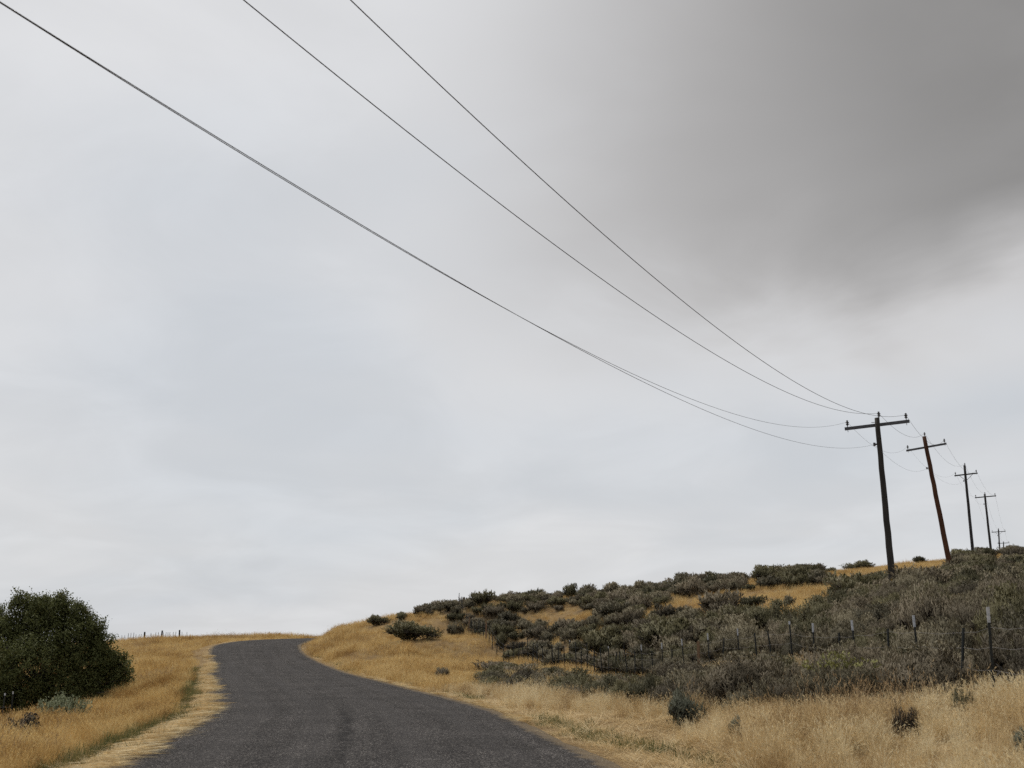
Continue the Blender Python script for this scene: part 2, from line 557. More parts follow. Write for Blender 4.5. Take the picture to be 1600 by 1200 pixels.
def height_raw(x, y):
    shp = np.shape(x)
    x = np.asarray(x, float).ravel(); y = np.asarray(y, float).ravel()
    out = np.empty(len(x))
    for s in range(0, len(x), 20000):
        q = np.c_[x[s:s + 20000], y[s:s + 20000]] / 20.0
        r2 = ((q[:, None] - _X[None]) ** 2).sum(-1)
        out[s:s + 20000] = tps_k(r2) @ _W[:_n] + np.c_[np.ones(len(q)), q] @ _W[_n:]
    # far away everything sinks to a low plain
    rr = np.hypot((x - 20) / 1.0, (y - 80))
    k = sstep(rr, 150, 330)
    out = np.clip(out, -8, 16) * (1 - k) + (-12.0) * k
    near = 1 - sstep(rr, 110, 160)
    out += near * 0.07 * vnoise(x, y, 0.9, 3) + near * 0.03 * vnoise(x, y, 2.6, 4)
    ac, al, zr = road_coords(x, y)
    dd = np.abs(ac)
    k = sstep(dd, ROAD_HW + 0.15, ROAD_HW + 2.6)
    out = (zr - 0.03 - 0.05 * (1 - sstep(dd, ROAD_HW - 0.25, ROAD_HW + 0.1))) * (1 - k) + out * k
    return out.reshape(shp)


def axis(lo, hi, step, far, grow=1.25):
    a = list(np.arange(lo, hi + 1e-6, step))
    s = step; h = a[-1]
    while h < far:
        s *= grow; h += s; a.append(h)
    s = step; l = a[0]
    while l > -far:
        s *= grow; l -= s; a.insert(0, l)
    return np.array(a)


AX = axis(-45, 75, 0.6, 4000)
AY = axis(0, 125, 0.6, 4000)
GX, GY = np.meshgrid(AX, AY, indexing='xy')
GZ = height_raw(GX, GY)


def H(x, y):
    """terrain height by bilinear lookup in the ground grid"""
    x = np.asarray(x, float); y = np.asarray(y, float)
    i = np.clip(np.searchsorted(AX, x) - 1, 0, len(AX) - 2)
    j = np.clip(np.searchsorted(AY, y) - 1, 0, len(AY) - 2)
    fx = (x - AX[i]) / (AX[i + 1] - AX[i]); fy = (y - AY[j]) / (AY[j + 1] - AY[j])
    return (GZ[j, i] * (1 - fx) + GZ[j, i + 1] * fx) * (1 - fy) + (GZ[j + 1, i] * (1 - fx) + GZ[j + 1, i + 1] * fx) * fy


def hit(u, v, dmin=8.0, dmax=170.0):
    """where the line of sight through a pixel meets the ground"""
    r = ray(u, v)
    d = np.arange(dmin, dmax, 0.1)
    below = (r[2] * d + EYE) < H(r[0] * d, d)
    k = int(np.argmax(below))
    if not below[k]:
        g = (r[2] * d + EYE) - H(r[0] * d, d)
        k = int(np.argmin(g))
    return np.array([r[0] * d[k], d[k], float(H(r[0] * d[k], d[k]))])


nx, ny = len(AX), len(AY)
idx = np.arange(nx * ny).reshape(ny, nx)
gq = np.stack([idx[:-1, :-1], idx[:-1, 1:], idx[1:, 1:], idx[1:, :-1]], -1).reshape(-1, 4)
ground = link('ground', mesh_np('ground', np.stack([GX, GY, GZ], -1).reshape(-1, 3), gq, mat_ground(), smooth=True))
tag(ground, kind='structure')

# road sheet with an uneven edge
nc = 13
tang = np.gradient(RC[:, :2], axis=0)
tang /= np.linalg.norm(tang, axis=1)[:, None]
nrm = np.c_[tang[:, 1], -tang[:, 0]]
# resample finely along
s_f = np.arange(0, RCUM[-1], 0.5)
cx = np.interp(s_f, RCUM, RC[:, 0]); cy = np.interp(s_f, RCUM, RC[:, 1]); cz = np.interp(s_f, RCUM, RC[:, 2])
nxv = np.interp(s_f, RCUM, nrm[:, 0]); nyv = np.interp(s_f, RCUM, nrm[:, 1])
eL = ROAD_HW + 0.06 * vnoise(s_f, 0 * s_f, 1.1, 11) + 0.04 * vnoise(s_f, 0 * s_f, 4.0, 12)
eR = ROAD_HW + 0.06 * vnoise(s_f, 0 * s_f, 1.1, 13) + 0.04 * vnoise(s_f, 0 * s_f, 4.0, 14)
rv, ruv = [], []
for j in range(nc):
    f = -1 + 2 * j / (nc - 1)
    off = np.where(f < 0, f * eL, f * eR)
    crown = 0.05 * (1 - f * f)
    rv.append(np.c_[cx + nxv * off, cy + nyv * off, cz + crown - 0.012])
    ruv.append(np.c_[off, s_f])
rv = np.stack(rv, 1); ruv = np.stack(ruv, 1)
n_s = len(s_f)
ri = np.arange(n_s * nc).reshape(n_s, nc)
rq = np.stack([ri[:-1, :-1], ri[:-1, 1:], ri[1:, 1:], ri[1:, :-1]], -1).reshape(-1, 4)
rme = mesh_np('road', rv.reshape(-1, 3), rq, mat_asphalt(), smooth=True)
uvl = rme.uv_layers.new(name='road')
li = np.empty(len(rme.loops), np.int32)
rme.loops.foreach_get('vertex_index', li)
uvl.data.foreach_set('uv', ruv.reshape(-1, 2)[li].astype(np.float32).ravel())
tag(link('road', rme), kind='structure')


# ------------------------------------------------------------------ power line
LINE_PHI = 0.4713
POLES = [  # top pixel, base pixel, distance, arm ends pixel rows, kind
    dict(top=(1370, 653), base=(1396, 926), d=44.0, arm=((1320, 669), (1419, 657)), L=2.5, mat=M_WEATHERED, r=(0.098, 0.145), brace=False),
    dict(top=(1444, 682), base=(1486, 893), d=72.0, arm=((1416, 703.5), (1478, 692.5)), L=2.5, mat=M_REDWOOD, r=(0.13, 0.18), brace=False),
    dict(top=(1507, 727), base=(1520, 862), d=108.0, arm=((1491.5, 743), (1527, 739)), L=2.3, mat=M_TARRED, r=(0.115, 0.16), brace=True),
    dict(top=(1538.5, 772), base=(1548, 858), d=138.0, arm=((1523.5, 777.5), (1556, 774.5)), L=2.5, mat=M_TARRED, r=(0.12, 0.17), brace=False),
    dict(top=(1560, 827), base=(1562, 858), d=208.0, arm=((1549.5, 831.5), (1571, 830)), L=2.5, mat=M_TARRED, r=(0.12, 0.17), brace=True),
    dict(top=(1568, 847), base=(1568.4, 860), d=252.0, arm=((1559, 849), (1577, 848)), L=2.5, mat=M_TARRED, r=(0.12, 0.17), brace=False)]
POLE_LABELS = [
    'weathered grey wooden power pole with yellow tag, tallest and nearest of the row',
    'reddish brown wooden power pole leaning left, second nearest of the row',
    'dark power pole with two small diagonal braces under its crossarm on the hilltop, third nearest',
    'dark slim power pole rising behind the brushy ridge, fourth nearest',
    'short dark power pole top showing over the ridge, second farthest',
    'farthest tiny power pole, only its crossarm peeking over the ridge brush']


def insulator_mesh(big):
    m = MB()
    prof = [(0.0, 0.014), (0.06, 0.014), (0.065, 0.030), (0.10, 0.032), (0.105, 0.066), (0.135, 0.060), (0.15, 0.036), (0.185, 0.036), (0.19, 0.075),
            (0.215, 0.070), (0.235, 0.038), (0.265, 0.038), (0.285, 0.044), (0.30, 0.020)]
    sc = 1.0 if big else 0.9
    pts = [(0, 0, z * sc) for z, r in prof]
    m.tube(pts, [r * sc for z, r in prof], 10)
    return m.mesh('insulator', M_INSUL, True)


INS = insulator_mesh(True)
ATT = []      # per pole: left, centre, right, neutral attachment
for i, P in enumerate(POLES):
    top = at(*P['top'], P['d'])
    # foot: bring the pole down the way it leans until it is well in the ground
    b_vis = at(*P['base'], P['d'])
    ax = (b_vis - top)
    tt = 1.0
    for _ in range(200):
        q = top + ax * tt
        if q[2] < H(q[0], q[1]) - 0.1:
            break
        tt += 0.02
    foot = top + ax * tt
    root = thing('power_pole', POLE_LABELS[i], 'power pole', tuple(foot), 'wooden power poles climbing the hill')
    tl = Vector(top - foot)
    axis_d = tl.normalized()
    pm = MB()
    nseg = 14
    rr = random.Random(i)
    pm.tube([tl * (k / nseg) + Vector((rr.uniform(-1, 1), rr.uniform(-1, 1), 0)) * 0.012 for k in range(nseg + 1)],
            [P['r'][1] + (P['r'][0] - P['r'][1]) * k / nseg for k in range(nseg + 1)], 14)
    pm.build('pole', P['mat'], root, True)
    # crossarm, square to the line
    L_, R_ = ray(*P['arm'][0]), ray(*P['arm'][1])
    um = (P['arm'][0][0] + P['arm'][1][0]) / 2
    adir = np.array([math.cos(LINE_PHI), -math.sin(LINE_PHI)])
    # find depths so that the arm has length L along adir through both rays
    A = np.array([[R_[0], -L_[0]], [1.0, -1.0]])
    dR, dL = np.linalg.solve(A, adir * P['L'])
    pl, pr = L_ * dL, R_ * dR
    # keep it at the pole: slide to the pole's depth
    k = P['d'] / (0.5 * (dL + dR))
    pl, pr = pl * k, pr * k
    zc_ = 0.5 * (pl[2] + pr[2]) + EYE
    sl = 0.5 * (pr[2] - pl[2])
    cxp, cyp = 0.5 * (pl[0] + pr[0]), 0.5 * (pl[1] + pr[1])
    # pole axis at that height
    s_ = (zc_ - foot[2]) / (top[2] - foot[2])
    pc = foot + (top - foot) * s_
    half = 0.5 * math.hypot(pr[0] - pl[0], pr[1] - pl[1])
    back = Vector((adir[1] * -1, adir[0], 0))     # away from the camera along the line
    if back.y < 0:
        back = -back
    ctr = Vector((cxp, cyp, zc_))
    off = ctr - Vector(pc)
    ctr = Vector(pc) + Vector((adir[0], adir[1], 0)) * off.dot(Vector((adir[0], adir[1], 0))) + back * (P['r'][0] + 0.05)
    xa = Vector((adir[0] * half, adir[1] * half, sl)).normalized()
    ya = back
    za = xa.cross(ya).normalized()
    if za.z < 0:
        za = -za
    ya = za.cross(xa)
    Mx = Matrix((xa, ya, za)).transposed()
    am = MB()
    cl = ctr - Vector(foot)
    am.box(cl, (2 * half + 0.06, 0.095, 0.125), Mx)
    arm = am.build('crossarm', M_ARM if i < 2 else P['mat'], root)
    bm = MB()
    bm.tube([cl - back * 0.42 + Vector((0, 0, 0)), cl + back * 0.09], 0.013, 6)
    bm.build('bolt', M_STEEL, root)
    if P['brace']:
        for sgn in (-1, 1):
            b = MB()
            b.tube([cl + xa * sgn * 0.62 - za * 0.07 - ya * 0.07, Vector(pc - foot) - Vector((0, 0, 0.62)) + back * (P['r'][0] + .01) + xa * sgn * 0.05], 0.022, 5)
            b.build('brace', P['mat'], root)
    att = []
    for sgn in (-1, 0, 1):
        if sgn:
            bp = cl + xa * sgn * (half - 0.09) + za * 0.062
        else:
            bp = Vector(top - foot) + Vector((0.10 if i == 0 else 0.05, 0.02, 0.0 if i < 2 else -0.05))
            if i == 0:
                b = MB()
                b.box(bp + Vector((-0.02, 0, -0.16)), (0.05, 0.09, 0.40))
                b.build('pole_top_bracket', M_STEEL, root)
                bp = bp + Vector((0, 0, -0.02))
        ins = link('insulator', INS, root)
        ins.location = bp
        att.append(Vector(foot) + bp + Vector((0, 0, 0.23)))
        if sgn:
            pin = MB()
            pin.tube([bp - za * 0.22, bp + za * 0.03], 0.012, 5)
            pin.build('insulator_pin', M_STEEL, root)
    # neutral bracket on the left face of the pole
    drop = (1.12, 2.2, 1.6, 1.3, 1.2, 1.2)[i]
    npnt = Vector(top) - axis_d * drop - Vector((adir[0], adir[1], 0)) * (P['r'][0] + 0.10)
    nb = MB()
    nl = npnt - Vector(foot)
    nb.tube([nl + Vector((adir[0], adir[1], 0)) * 0.16, nl], 0.035, 8)
    nb.tube([nl - Vector((0, 0, 0.07)), nl + Vector((0, 0, 0.07))], 0.05, 8)
    nb.build('neutral_bracket', M_INSUL, root)
    att.append(npnt)
    if i == 0:
        yt = Vector(at(1391, 906.5, 43.7)) - Vector(foot)
        ym = MB()
        s_ = (Vector(foot).z + yt.z - foot[2]) / (top[2] - foot[2])
        pcx = Vector(foot + (top - foot) * s_) - Vector(foot)
        ym.box(pcx + Vector((-0.03, -0.158, 0)), (0.13, 0.012, 0.13))
        ym.build('tag', M_YELLOW, root)
        sp = MB()
        a0 = Vector(top) - axis_d * 0.18 - Vector(foot)
        sp.tube([a0, a0 - Vector((adir[0], adir[1], 0)) * 0.24], 0.014, 6)
        sp.build('through_bolt', M_STEEL, root)
    ATT.append(att)

WIRE_BC = [(0.4548, -0.23178, 3.0636e-3), (0.4792, -0.20598, 3.1006e-3), (0.4832, -0.21983, 3.5726e-3), (0.4663, -0.20066, 2.7094e-3)]   # heading, slope, curvature
SAG = [[0.85, 1.15, 0.9, 1.4, 1.2], [0.6, 1.05, 0.9, 1.4, 1.2], [0.75, 1.05, 0.9, 1.4, 1.2], [0.6, 0.7, 0.8, 1.3, 1.2]]
WIRE_LABEL = [
    'left conductor wire, ending on the left end of the nearest crossarm',
    'centre conductor wire running to the insulators on the pole tops',
    'right conductor wire, topmost in the sky, on the right crossarm ends',
    'lowest wire, strung from side brackets below the crossarms of the poles']
for k in range(4):
    ph_, b_, cc = WIRE_BC[k]
    p = ATT[0][k]
    pts = []
    for t_ in np.linspace(58, 0, 90):
        pts.append(Vector((p.x - math.sin(ph_) * t_, p.y - math.cos(ph_) * t_, p.z + b_ * t_ + cc * t_ * t_)))
    for s in range(5):
        a, b = ATT[s][k], ATT[s + 1][k]
        for t_ in np.linspace(0, 1, 25)[1:]:
            q = a.lerp(b, t_)
            q.z -= 4 * SAG[k][s] * t_ * (1 - t_)
            pts.append(q)
    m = MB()
    m.tube(pts, (0.0042, 0.0062, 0.0062, 0.0040)[k], 6)
    tag(m.build('power_line_wire', M_WIRE, None, True), WIRE_LABEL[k], 'power line', 'wires strung along the power poles')


# ------------------------------------------------------------------ fences
def tpost_mesh(h):
    m = MB()
    m.box((0, 0, h / 2 - 0.25), (0.036, 0.012, h + 0.5))
    m.box((0, 0.015, h / 2 - 0.25), (0.012, 0.03, h + 0.5))
    for z in np.arange(0.15, h - 0.25, 0.14):
        m.box((0, -0.01, z), (0.02, 0.012, 0.03))
    return m.mesh('post', M_TPOST)


def tip_mesh(h, ln):
    m = MB()
    m.box((0, 0, h - ln / 2), (0.040, 0.018, ln))
    m.box((0, 0.017, h - ln / 2 - 0.001), (0.018, 0.036, ln))
    return m.mesh('white_tip', M_WHITE)


def stay_mesh(h, mat=M_TPOST, r=0.024):
    m = MB()
    m.tube([(0, 0, -0.4), (0.006, 0, h * 0.5), (0, 0.004, h)], [r * 1.1, r, r * 0.9], 7)
    return m.mesh('post', mat)


ME_TPOST, ME_TIP, ME_TIP_S = tpost_mesh(1.35), tip_mesh(1.35, 0.21), tip_mesh(1.35, 0.08)
ME_STAY = stay_mesh(1.12)
ME_WOOD = stay_mesh(1.15, M_POSTWOOD, 0.055)
ME_THICK = stay_mesh(1.3, M_TARRED, 0.09)
ME_TALL = stay_mesh(1.3)


def make_fence(label, posts, heights, group=None, lean=0.04, strands=True, seed=1):
    """posts: list of (x, y, type); the whole fence is one thing"""
    rr = random.Random(seed)
    o0 = (posts[0][0], posts[0][1], float(H(posts[0][0], posts[0][1])))
    root = thing('barbed_wire_fence', label, 'fence', o0, group)
    tops = []
    for x, y, ty in posts:
        z = float(H(x, y))
        me = {'w': ME_TPOST, 's': ME_TPOST, 'd': ME_STAY, 'o': ME_WOOD, 'k': ME_THICK, 't': ME_TALL}[ty]
        p = link('post', me, root)
        p.location = (x - o0[0], y - o0[1], z - o0[2])
        p.rotation_euler = (rr.gauss(0, lean), rr.gauss(0, lean), rr.uniform(-0.4, 0.4))
        if ty in 'ws':
            link('white_tip', ME_TIP if ty == 'w' else ME_TIP_S, p)
        tops.append((Vector(p.location), p.rotation_euler.to_matrix() @ Vector((0, 0, 1))))
    if strands:
        for hgt in heights:
            m = MB()
            pts = []
            for i_, (b, n_) in enumerate(tops):
                q = b + n_ * (hgt + rr.uniform(-0.03, 0.03)) + Vector((0, -0.04, 0))
                if pts:
                    mid = (pts[-1] + q) / 2 - Vector((0, 0, 0.03))
                    pts.append(mid)
                pts.append(q)
            m.tube(pts, 0.0026, 4)
            m.build('wire_strand', M_BARB, root)
    return root


# path of the right-hand fence by forward distance
FD = np.array([8.0, 12, 15, 20, 22.5, 26, 29, 33, 37, 41, 45, 50, 55, 62, 66])
FU = np.array([2200, 1690, 1548, 1436, 1340, 1273, 1208, 1155, 1070, 1004, 945, 895, 850, 800, 780])


def fence_pt(u):
    d = float(np.interp(-u, -FU, FD))
    r = ray(u, 1030)
    return (float(r[0] * d), d)


FP = [(1690, 'w'), (1620, 'd'), (1548, 'w'), (1495, 'd'), (1436, 'w'), (1386, 'd'), (1339, 'w'), (1310, 'd'), (1273, 'w'), (1239, 's'), (1208, 'd'), (1183, 'd'),
      (1155.5, 'w'), (1127, 'd'), (1109, 'w'), (1091, 'o'), (1070, 'w'), (1050, 'd'), (1036, 'w'), (1019, 'd'), (1004, 'w'), (992, 'd'), (981, 't'), (970, 'd'),
      (961, 'd'), (951, 's'), (940, 't'), (928, 'd'), (917, 't'), (908, 'd'), (900, 't'), (891, 's'), (882, 'd'), (873, 'd'), (864, 't'), (855, 'd'), (847, 'd'), (839, 't'),
      (832, 'd'), (825, 't'), (817, 'd'), (810, 'd'), (802, 't'), (794, 'd'), (787, 'd')]
posts_r = [(*fence_pt(u), ty) for u, ty in FP]
# it then climbs the bank to the upper left
for k, (u, d, ty) in enumerate([(776, 67, 'd'), (769, 68.3, 't'), (764, 69.3, 'd'), (759, 70.2, 'o'), (755, 71.0, 'd'), (750, 72, 'd'), (746, 72.8, 't'), (742, 73.6, 'd'),
                                (738, 74.4, 'd'), (735, 75.2, 'd'), (731.5, 76, 'o'), (728, 77, 'd'), (722, 79, 'd'), (716, 81, 'd')]):
    posts_r.append((float(ray(u, 1000)[0] * d), d, ty))
make_fence('wire fence of dark and white tipped posts running through the sagebrush right of road', posts_r, (0.25, 0.52, 0.80, 1.05), seed=3)

# fence on the left skyline beyond the grass slope
lf = []
for u, ty in [(190, 'd'), (194, 'd'), (198.5, 't'), (202.5, 't'), (206, 't'), (209.5, 'd'), (213, 'd'), (216.5, 'd'), (221.5, 'k'), (231, 'd'), (238, 'd'), (241.5, 'd'), (245.5, 'k'),
              (249, 'd'), (252, 'd'), (255, 'd'), (258, 'd'), (262, 'd'), (266, 'd'), (272, 'k'), (276, 'd'), (283, 'd')]:
    d = 112.0
    lf.append((float(ray(u, 1005)[0] * d), d + 0.02 * (u - 190), ty))
make_fence('small dark fence on the left skyline beyond the golden grass slope', lf, (0.5, 0.9), lean=0.03, seed=5)
# fence under the tree at the far left
tl_posts = []
for u, ty in [(-60, 's'), (-25, 's'), (3, 's'), (18, 's')]:
    d = 36.0 + (18 - u) * 0.015
    tl_posts.append((float(ray(u, 1115)[0] * d), d, ty))
make_fence('fence with two white tipped posts in front of the dark tree at left', tl_posts, (0.5, 0.9), lean=0.02, seed=6)


# ------------------------------------------------------------------ shrubs
def unit(v):
    return v / (np.linalg.norm(v, axis=-1, keepdims=True) + 1e-9)


def leaves(pos, dirs, ln, wd, rng, outn=None):
    """narrow leaves: one triangle-pair each, from pos along dirs"""
    n = len(pos)
    side = unit(np.cross(dirs, rng.normal(size=(n, 3))))
    ln = np.asarray(ln)[:, None]; wd = np.asarray(wd)[:, None]
    if outn is not None:
        gn = np.cross(side, dirs)
        side = side * np.where((gn * outn).sum(1) < 0, -1.0, 1.0)[:, None]
    a = pos - side * wd * 0.35
    b = pos + side * wd * 0.35
    mid = pos + dirs * ln * 0.55
    c = mid + side * wd * 0.5
    dd = mid - side * wd * 0.5
    e = pos + dirs * ln
    V = np.stack([a, b, c, e, dd], 1).reshape(-1, 3)
    k = np.arange(n)[:, None] * 5
    Q = np.concatenate([k + np.array([[0, 1, 2, 4]])])
    T = np.concatenate([k + np.array([[4, 2, 3]])])
    return V, Q, T


def shrub(seed, mats, shoots=420, per=11, leaf=(0.045, 0.085), wid=(0.008, 0.014), up=0.6, lump=0.25, flat=1.0, tips=0, stems=26, gap=0.0):
    """unit shrub: radius about 0.5, height about 1 before scaling; returns foliage and stem meshes"""
    rng = np.random.default_rng(seed)
    # lumpy dome made of several sub-crowns
    nl = rng.integers(10, 15)
    la = rng.uniform(0, 2 * np.pi, nl); lr = 0.38 * np.sqrt(rng.uniform(0.02, 1.0, nl))
    lc = np.c_[lr * np.cos(la), lr * np.sin(la), rng.uniform(0.42, 0.68, nl) - lr * 0.62]
    ls = rng.uniform(0.13, 0.24, nl)
    which = rng.integers(0, nl, shoots)
    d = unit(rng.normal(size=(shoots, 3)) + np.array([0, 0, 0.5]))
    rad = ls[which] * rng.uniform(0.45, 1.08, shoots) ** 0.7
    tip = lc[which] + d * rad[:, None] * np.array([1.0, 1.0, 1.0])
    tip[:, 2] = np.maximum(tip[:, 2], 0.06 + 0.05 * rng.random(shoots))
    tip[:, 2] *= flat
    sd = unit(unit(tip - np.array([0, 0, -0.1])) * (1 - up) + np.array([0, 0, up]) + rng.normal(size=(shoots, 3)) * 0.18)
    sl = rng.uniform(0.14, 0.30, shoots) * (1 + 0.5 * up)
    t_ = rng.random((shoots, per)) ** 0.75
    pos = (tip[:, None] - sd[:, None] * (sl[:, None] * (1 - t_))[..., None]).reshape(-1, 3)
    dd = np.repeat(sd, per, 0)
    pos = pos + rng.normal(size=pos.shape) * 0.012
    dirs = unit(dd * 1.0 + rng.normal(size=dd.shape) * 0.32)
    n = len(pos)
    on = unit(pos - np.repeat(lc[which] * np.array([1, 1, flat]), per, 0) + np.array([0, 0, 0.04]))
    on = unit(0.7 * on + 0.8 * unit(pos - np.array([0, 0, 0.2])) + 0.25 * rng.normal(size=pos.shape))
    V, Q, T = leaves(pos, dirs, rng.uniform(*leaf, n), rng.uniform(*wid, n), rng, on)
    mi = np.zeros(n, int)
    NV = np.repeat(on, 5, 0)
    if tips:
        # upright flower stalks at the top
        top = np.argsort(-tip[:, 2])[:tips * 2]
        top = rng.choice(top, tips, replace=False)
        pp = np.repeat(tip[top], 8, 0) + rng.normal(size=(tips * 8, 3)) * 0.022 + np.array([0, 0, 0.03])
        dv = unit(np.repeat(sd[top], 8, 0) + rng.normal(size=(tips * 8, 3)) * 0.4)
        o2 = unit(np.array([0, 0, 0.6]) + rng.normal(size=pp.shape) * 0.5)
        V2, Q2, T2 = leaves(pp, dv, rng.uniform(0.025, 0.05, len(pp)), rng.uniform(0.012, 0.022, len(pp)), rng, o2)
        NV = np.concatenate([NV, np.repeat(o2, 5, 0)])
        o = len(V)
        V = np.concatenate([V, V2]); Q = np.concatenate([Q, Q2 + o]); T = np.concatenate([T, T2 + o])
        mi = np.concatenate([mi, np.ones(len(pp), int)])
    # dead woody twigs filling the inside, coloured dark to stand in for shade
    nd = shoots * 2
    wv = rng.integers(0, nl, nd)
    pd = lc[wv] * np.array([1, 1, flat]) + unit(rng.normal(size=(nd, 3))) * (ls[wv] * rng.uniform(0.1, 0.62, nd))[:, None]
    pd[:, 2] = np.abs(pd[:, 2]) * 0.62
    dv = unit(pd * np.array([1, 1, 0.6]) + np.array([0, 0, 0.25]) + rng.normal(size=pd.shape) * 0.3)
    od = unit(pd - np.array([0, 0, 0.2]) + 0.3 * rng.normal(size=pd.shape))
    V2, Q2, T2 = leaves(pd, dv, rng.uniform(0.06, 0.13, nd), rng.uniform(0.010, 0.028, nd), rng, od)
    o = len(V)
    V = np.concatenate([V, V2]); Q = np.concatenate([Q, Q2 + o]); T = np.concatenate([T, T2 + o])
    NV = np.concatenate([NV, np.repeat(od, 5, 0)])
    mi = np.concatenate([mi, np.full(nd, 2)])
    # bring it to one unit wide and one unit high
    live = V[:5 * shoots * per]
    wn = 0.5 / np.percentile(np.hypot(live[:, 0], live[:, 1]), 98)
    hn = 1.0 / np.percentile(live[:, 2], 99)
    kn = np.array([wn, wn, hn])
    V = V * kn
    tip = tip * kn
    fol = mesh_np('foliage', V, [Q, T], (list(mats) + [mats[0]])[:2] + [LF_DEAD_SHADE], np.concatenate([mi, mi]), smooth=True)
    fol.normals_split_custom_set_from_vertices(unit(NV).astype(np.float32).tolist())
    m = MB()
    r = random.Random(seed)
    for k in rng.choice(shoots, stems, replace=False):
        a = Vector((r.uniform(-.06, .06), r.uniform(-.06, .06), -0.08))
        e = Vector(tip[k] - sd[k] * 0.08)
        mid = a.lerp(e, 0.5) + Vector((e.x * 0.25, e.y * 0.25, -0.05))
        m.tube([a, mid, e], [0.016, 0.010, 0.004], 4, False)
    return fol, m.mesh('stems', M_STEM)


FINE = dict(leaf=(0.035, 0.065), wid=(0.006, 0.011))
SHR_NEAR = [shrub(100 + k, [LF_SAGE, LF_SAGE], 560, 20, up=0.8, tips=20, **FINE) for k in range(4)]
SHR_NEAR += [shrub(120 + k, [LF_SAGE_BROWN, LF_SAGE], 540, 20, up=0.85, tips=20, **FINE) for k in range(3)]
SHR_NEAR += [shrub(130 + k, [LF_OLIVE, LF_OLIVE], 540, 18, up=0.7, tips=20, **FINE) for k in range(2)]
TONE = ['grey green'] * 4 + ['brownish grey'] * 3 + ['olive green'] * 2
SHR_FAR = [shrub(200 + k, [LF_SAGE], 230, 9, (0.07, 0.13), (0.016, 0.03), up=0.4, stems=10) for k in range(3)]
SHR_FAR += [shrub(210 + k, [LF_SAGE_BROWN], 230, 9, (0.07, 0.13), (0.016, 0.03), up=0.45, stems=10) for k in range(2)]
SHR_FAR += [shrub(220 + k, [LF_OLIVE], 260, 9, (0.07, 0.13), (0.016, 0.03), up=0.35, stems=10) for k in range(2)]
TONE_FAR = ['grey green'] * 3 + ['brownish grey'] * 2 + ['olive green'] * 2


def put_shrub(name, label, cat, xyz, wid, hgt, pair, rz, group=None, parts=True):
    fol, st = pair
    sc = (wid, wid * random.uniform(0.9, 1.1), hgt)
    root = thing(name, label, cat, tuple(xyz), group)
    root.rotation_euler = (random.uniform(-.06, .06), random.uniform(-.06, .06), rz)
    root.scale = sc
    link('foliage', fol, root)
    if parts:
        link('stems', st, root)
    return root


taken = []      # x, y, radius of the shrubs placed by hand


def named(name, label, cat, u, v, wpx, hpx, pair, group=None, d=None, sink=0.04, g=0.0):
    if g:                            # the foot is hidden by grass of that height
        gp = g * FPX / hit(u, v)[1]
        v += gp
        hpx += gp
    p = hit(u, v) if d is None else np.array([*(ray(u, v)[:1] * d), d, float(H(ray(u, v)[0] * d, d))])
    s = p[1] / FPX
    p[2] -= sink
    taken.append((p[0], p[1], wpx * s * 0.5))
    return put_shrub(name, label, cat, p, wpx * s * 1.0, hpx * s * 0.92, pair, random.uniform(0, 6.28), group)


G_SAGE = 'sagebrush shrubs covering the hillside'
RAB_PALE = shrub(301, [LF_PALE, LF_PALE], 520, 12, (0.04, 0.07), (0.010, 0.018), up=0.55, tips=120)
RAB_YEL = shrub(302, [LF_SAGE, LF_YEL], 600, 18, (0.035, 0.065), (0.006, 0.011), up=0.8, tips=45)
SAGE_BLUE = shrub(303, [LF_BLUE, LF_BLUE], 420, 12, (0.05, 0.08), (0.009, 0.015), up=0.7)
DEAD = shrub(304, [LF_DEAD_SHADE, LF_DEAD_SHADE], 200, 12, (0.05, 0.10), (0.005, 0.009), up=0.6)
DEAD2 = shrub(305, [LF_SAGE_BROWN, LF_DEAD_SHADE], 340, 12, (0.05, 0.09), (0.007, 0.012), up=0.55, tips=60)
DARKB = shrub(306, [LF_OLIVE, LF_OLIVE], 420, 10, (0.06, 0.10), (0.012, 0.022), up=0.3)

named('rabbitbrush', 'pale grey green rabbitbrush mound in the grass before the dark tree', 'shrub', 98, 1122, 76, 30, RAB_PALE, g=0.5)
named('dead_shrub', 'low brown grey twiggy shrub in the golden grass at lower left', 'shrub', 27, 1150, 60, 30, DEAD2, g=0.65)
named('rabbitbrush', 'big yellow tipped shrub in front of the fence on the grassy verge', 'shrub', 1312, 1098, 140, 66, RAB_YEL, g=0.2)
named('sagebrush', 'small blue grey sagebrush standing alone in the roadside grass', 'shrub', 1069, 1122, 72, 44, SAGE_BLUE, G_SAGE, g=0.15)
named('dead_shrub', 'dark dry dead plant standing in the roadside grass at lower right', 'shrub', 1415, 1136, 44, 40, DEAD, g=0.15)
named('sagebrush', 'tiny grey sprig low in the pale grass of the right verge', 'shrub', 1152, 1142, 24, 26, SAGE_BLUE, G_SAGE, g=0.1)
named('sagebrush', 'little olive plant in the tall grass beside the dark dead plant', 'shrub', 1510, 1104, 45, 24, SHR_NEAR[7], G_SAGE, g=0.2)
named('sagebrush', 'blue grey shrub cut by the right edge of the picture in the grass', 'shrub', 1602, 1180, 34, 44, SAGE_BLUE, G_SAGE)
named('sagebrush', 'long dark shrub alone on the golden bank above the road', 'shrub', 645, 1000, 82, 30, DARKB, G_SAGE)
named('sagebrush', 'small dark shrub just below the long one on the golden bank', 'shrub', 711, 992, 30, 20, SHR_NEAR[0], G_SAGE)
named('sagebrush', 'dark shrub on the bank skyline, nearest to the road crest', 'shrub', 591, 977, 34, 17, DARKB, G_SAGE)
named('sagebrush', 'rounded little dark shrub on the skyline right of the road crest', 'shrub', 627, 969, 22, 14, DARKB, G_SAGE)
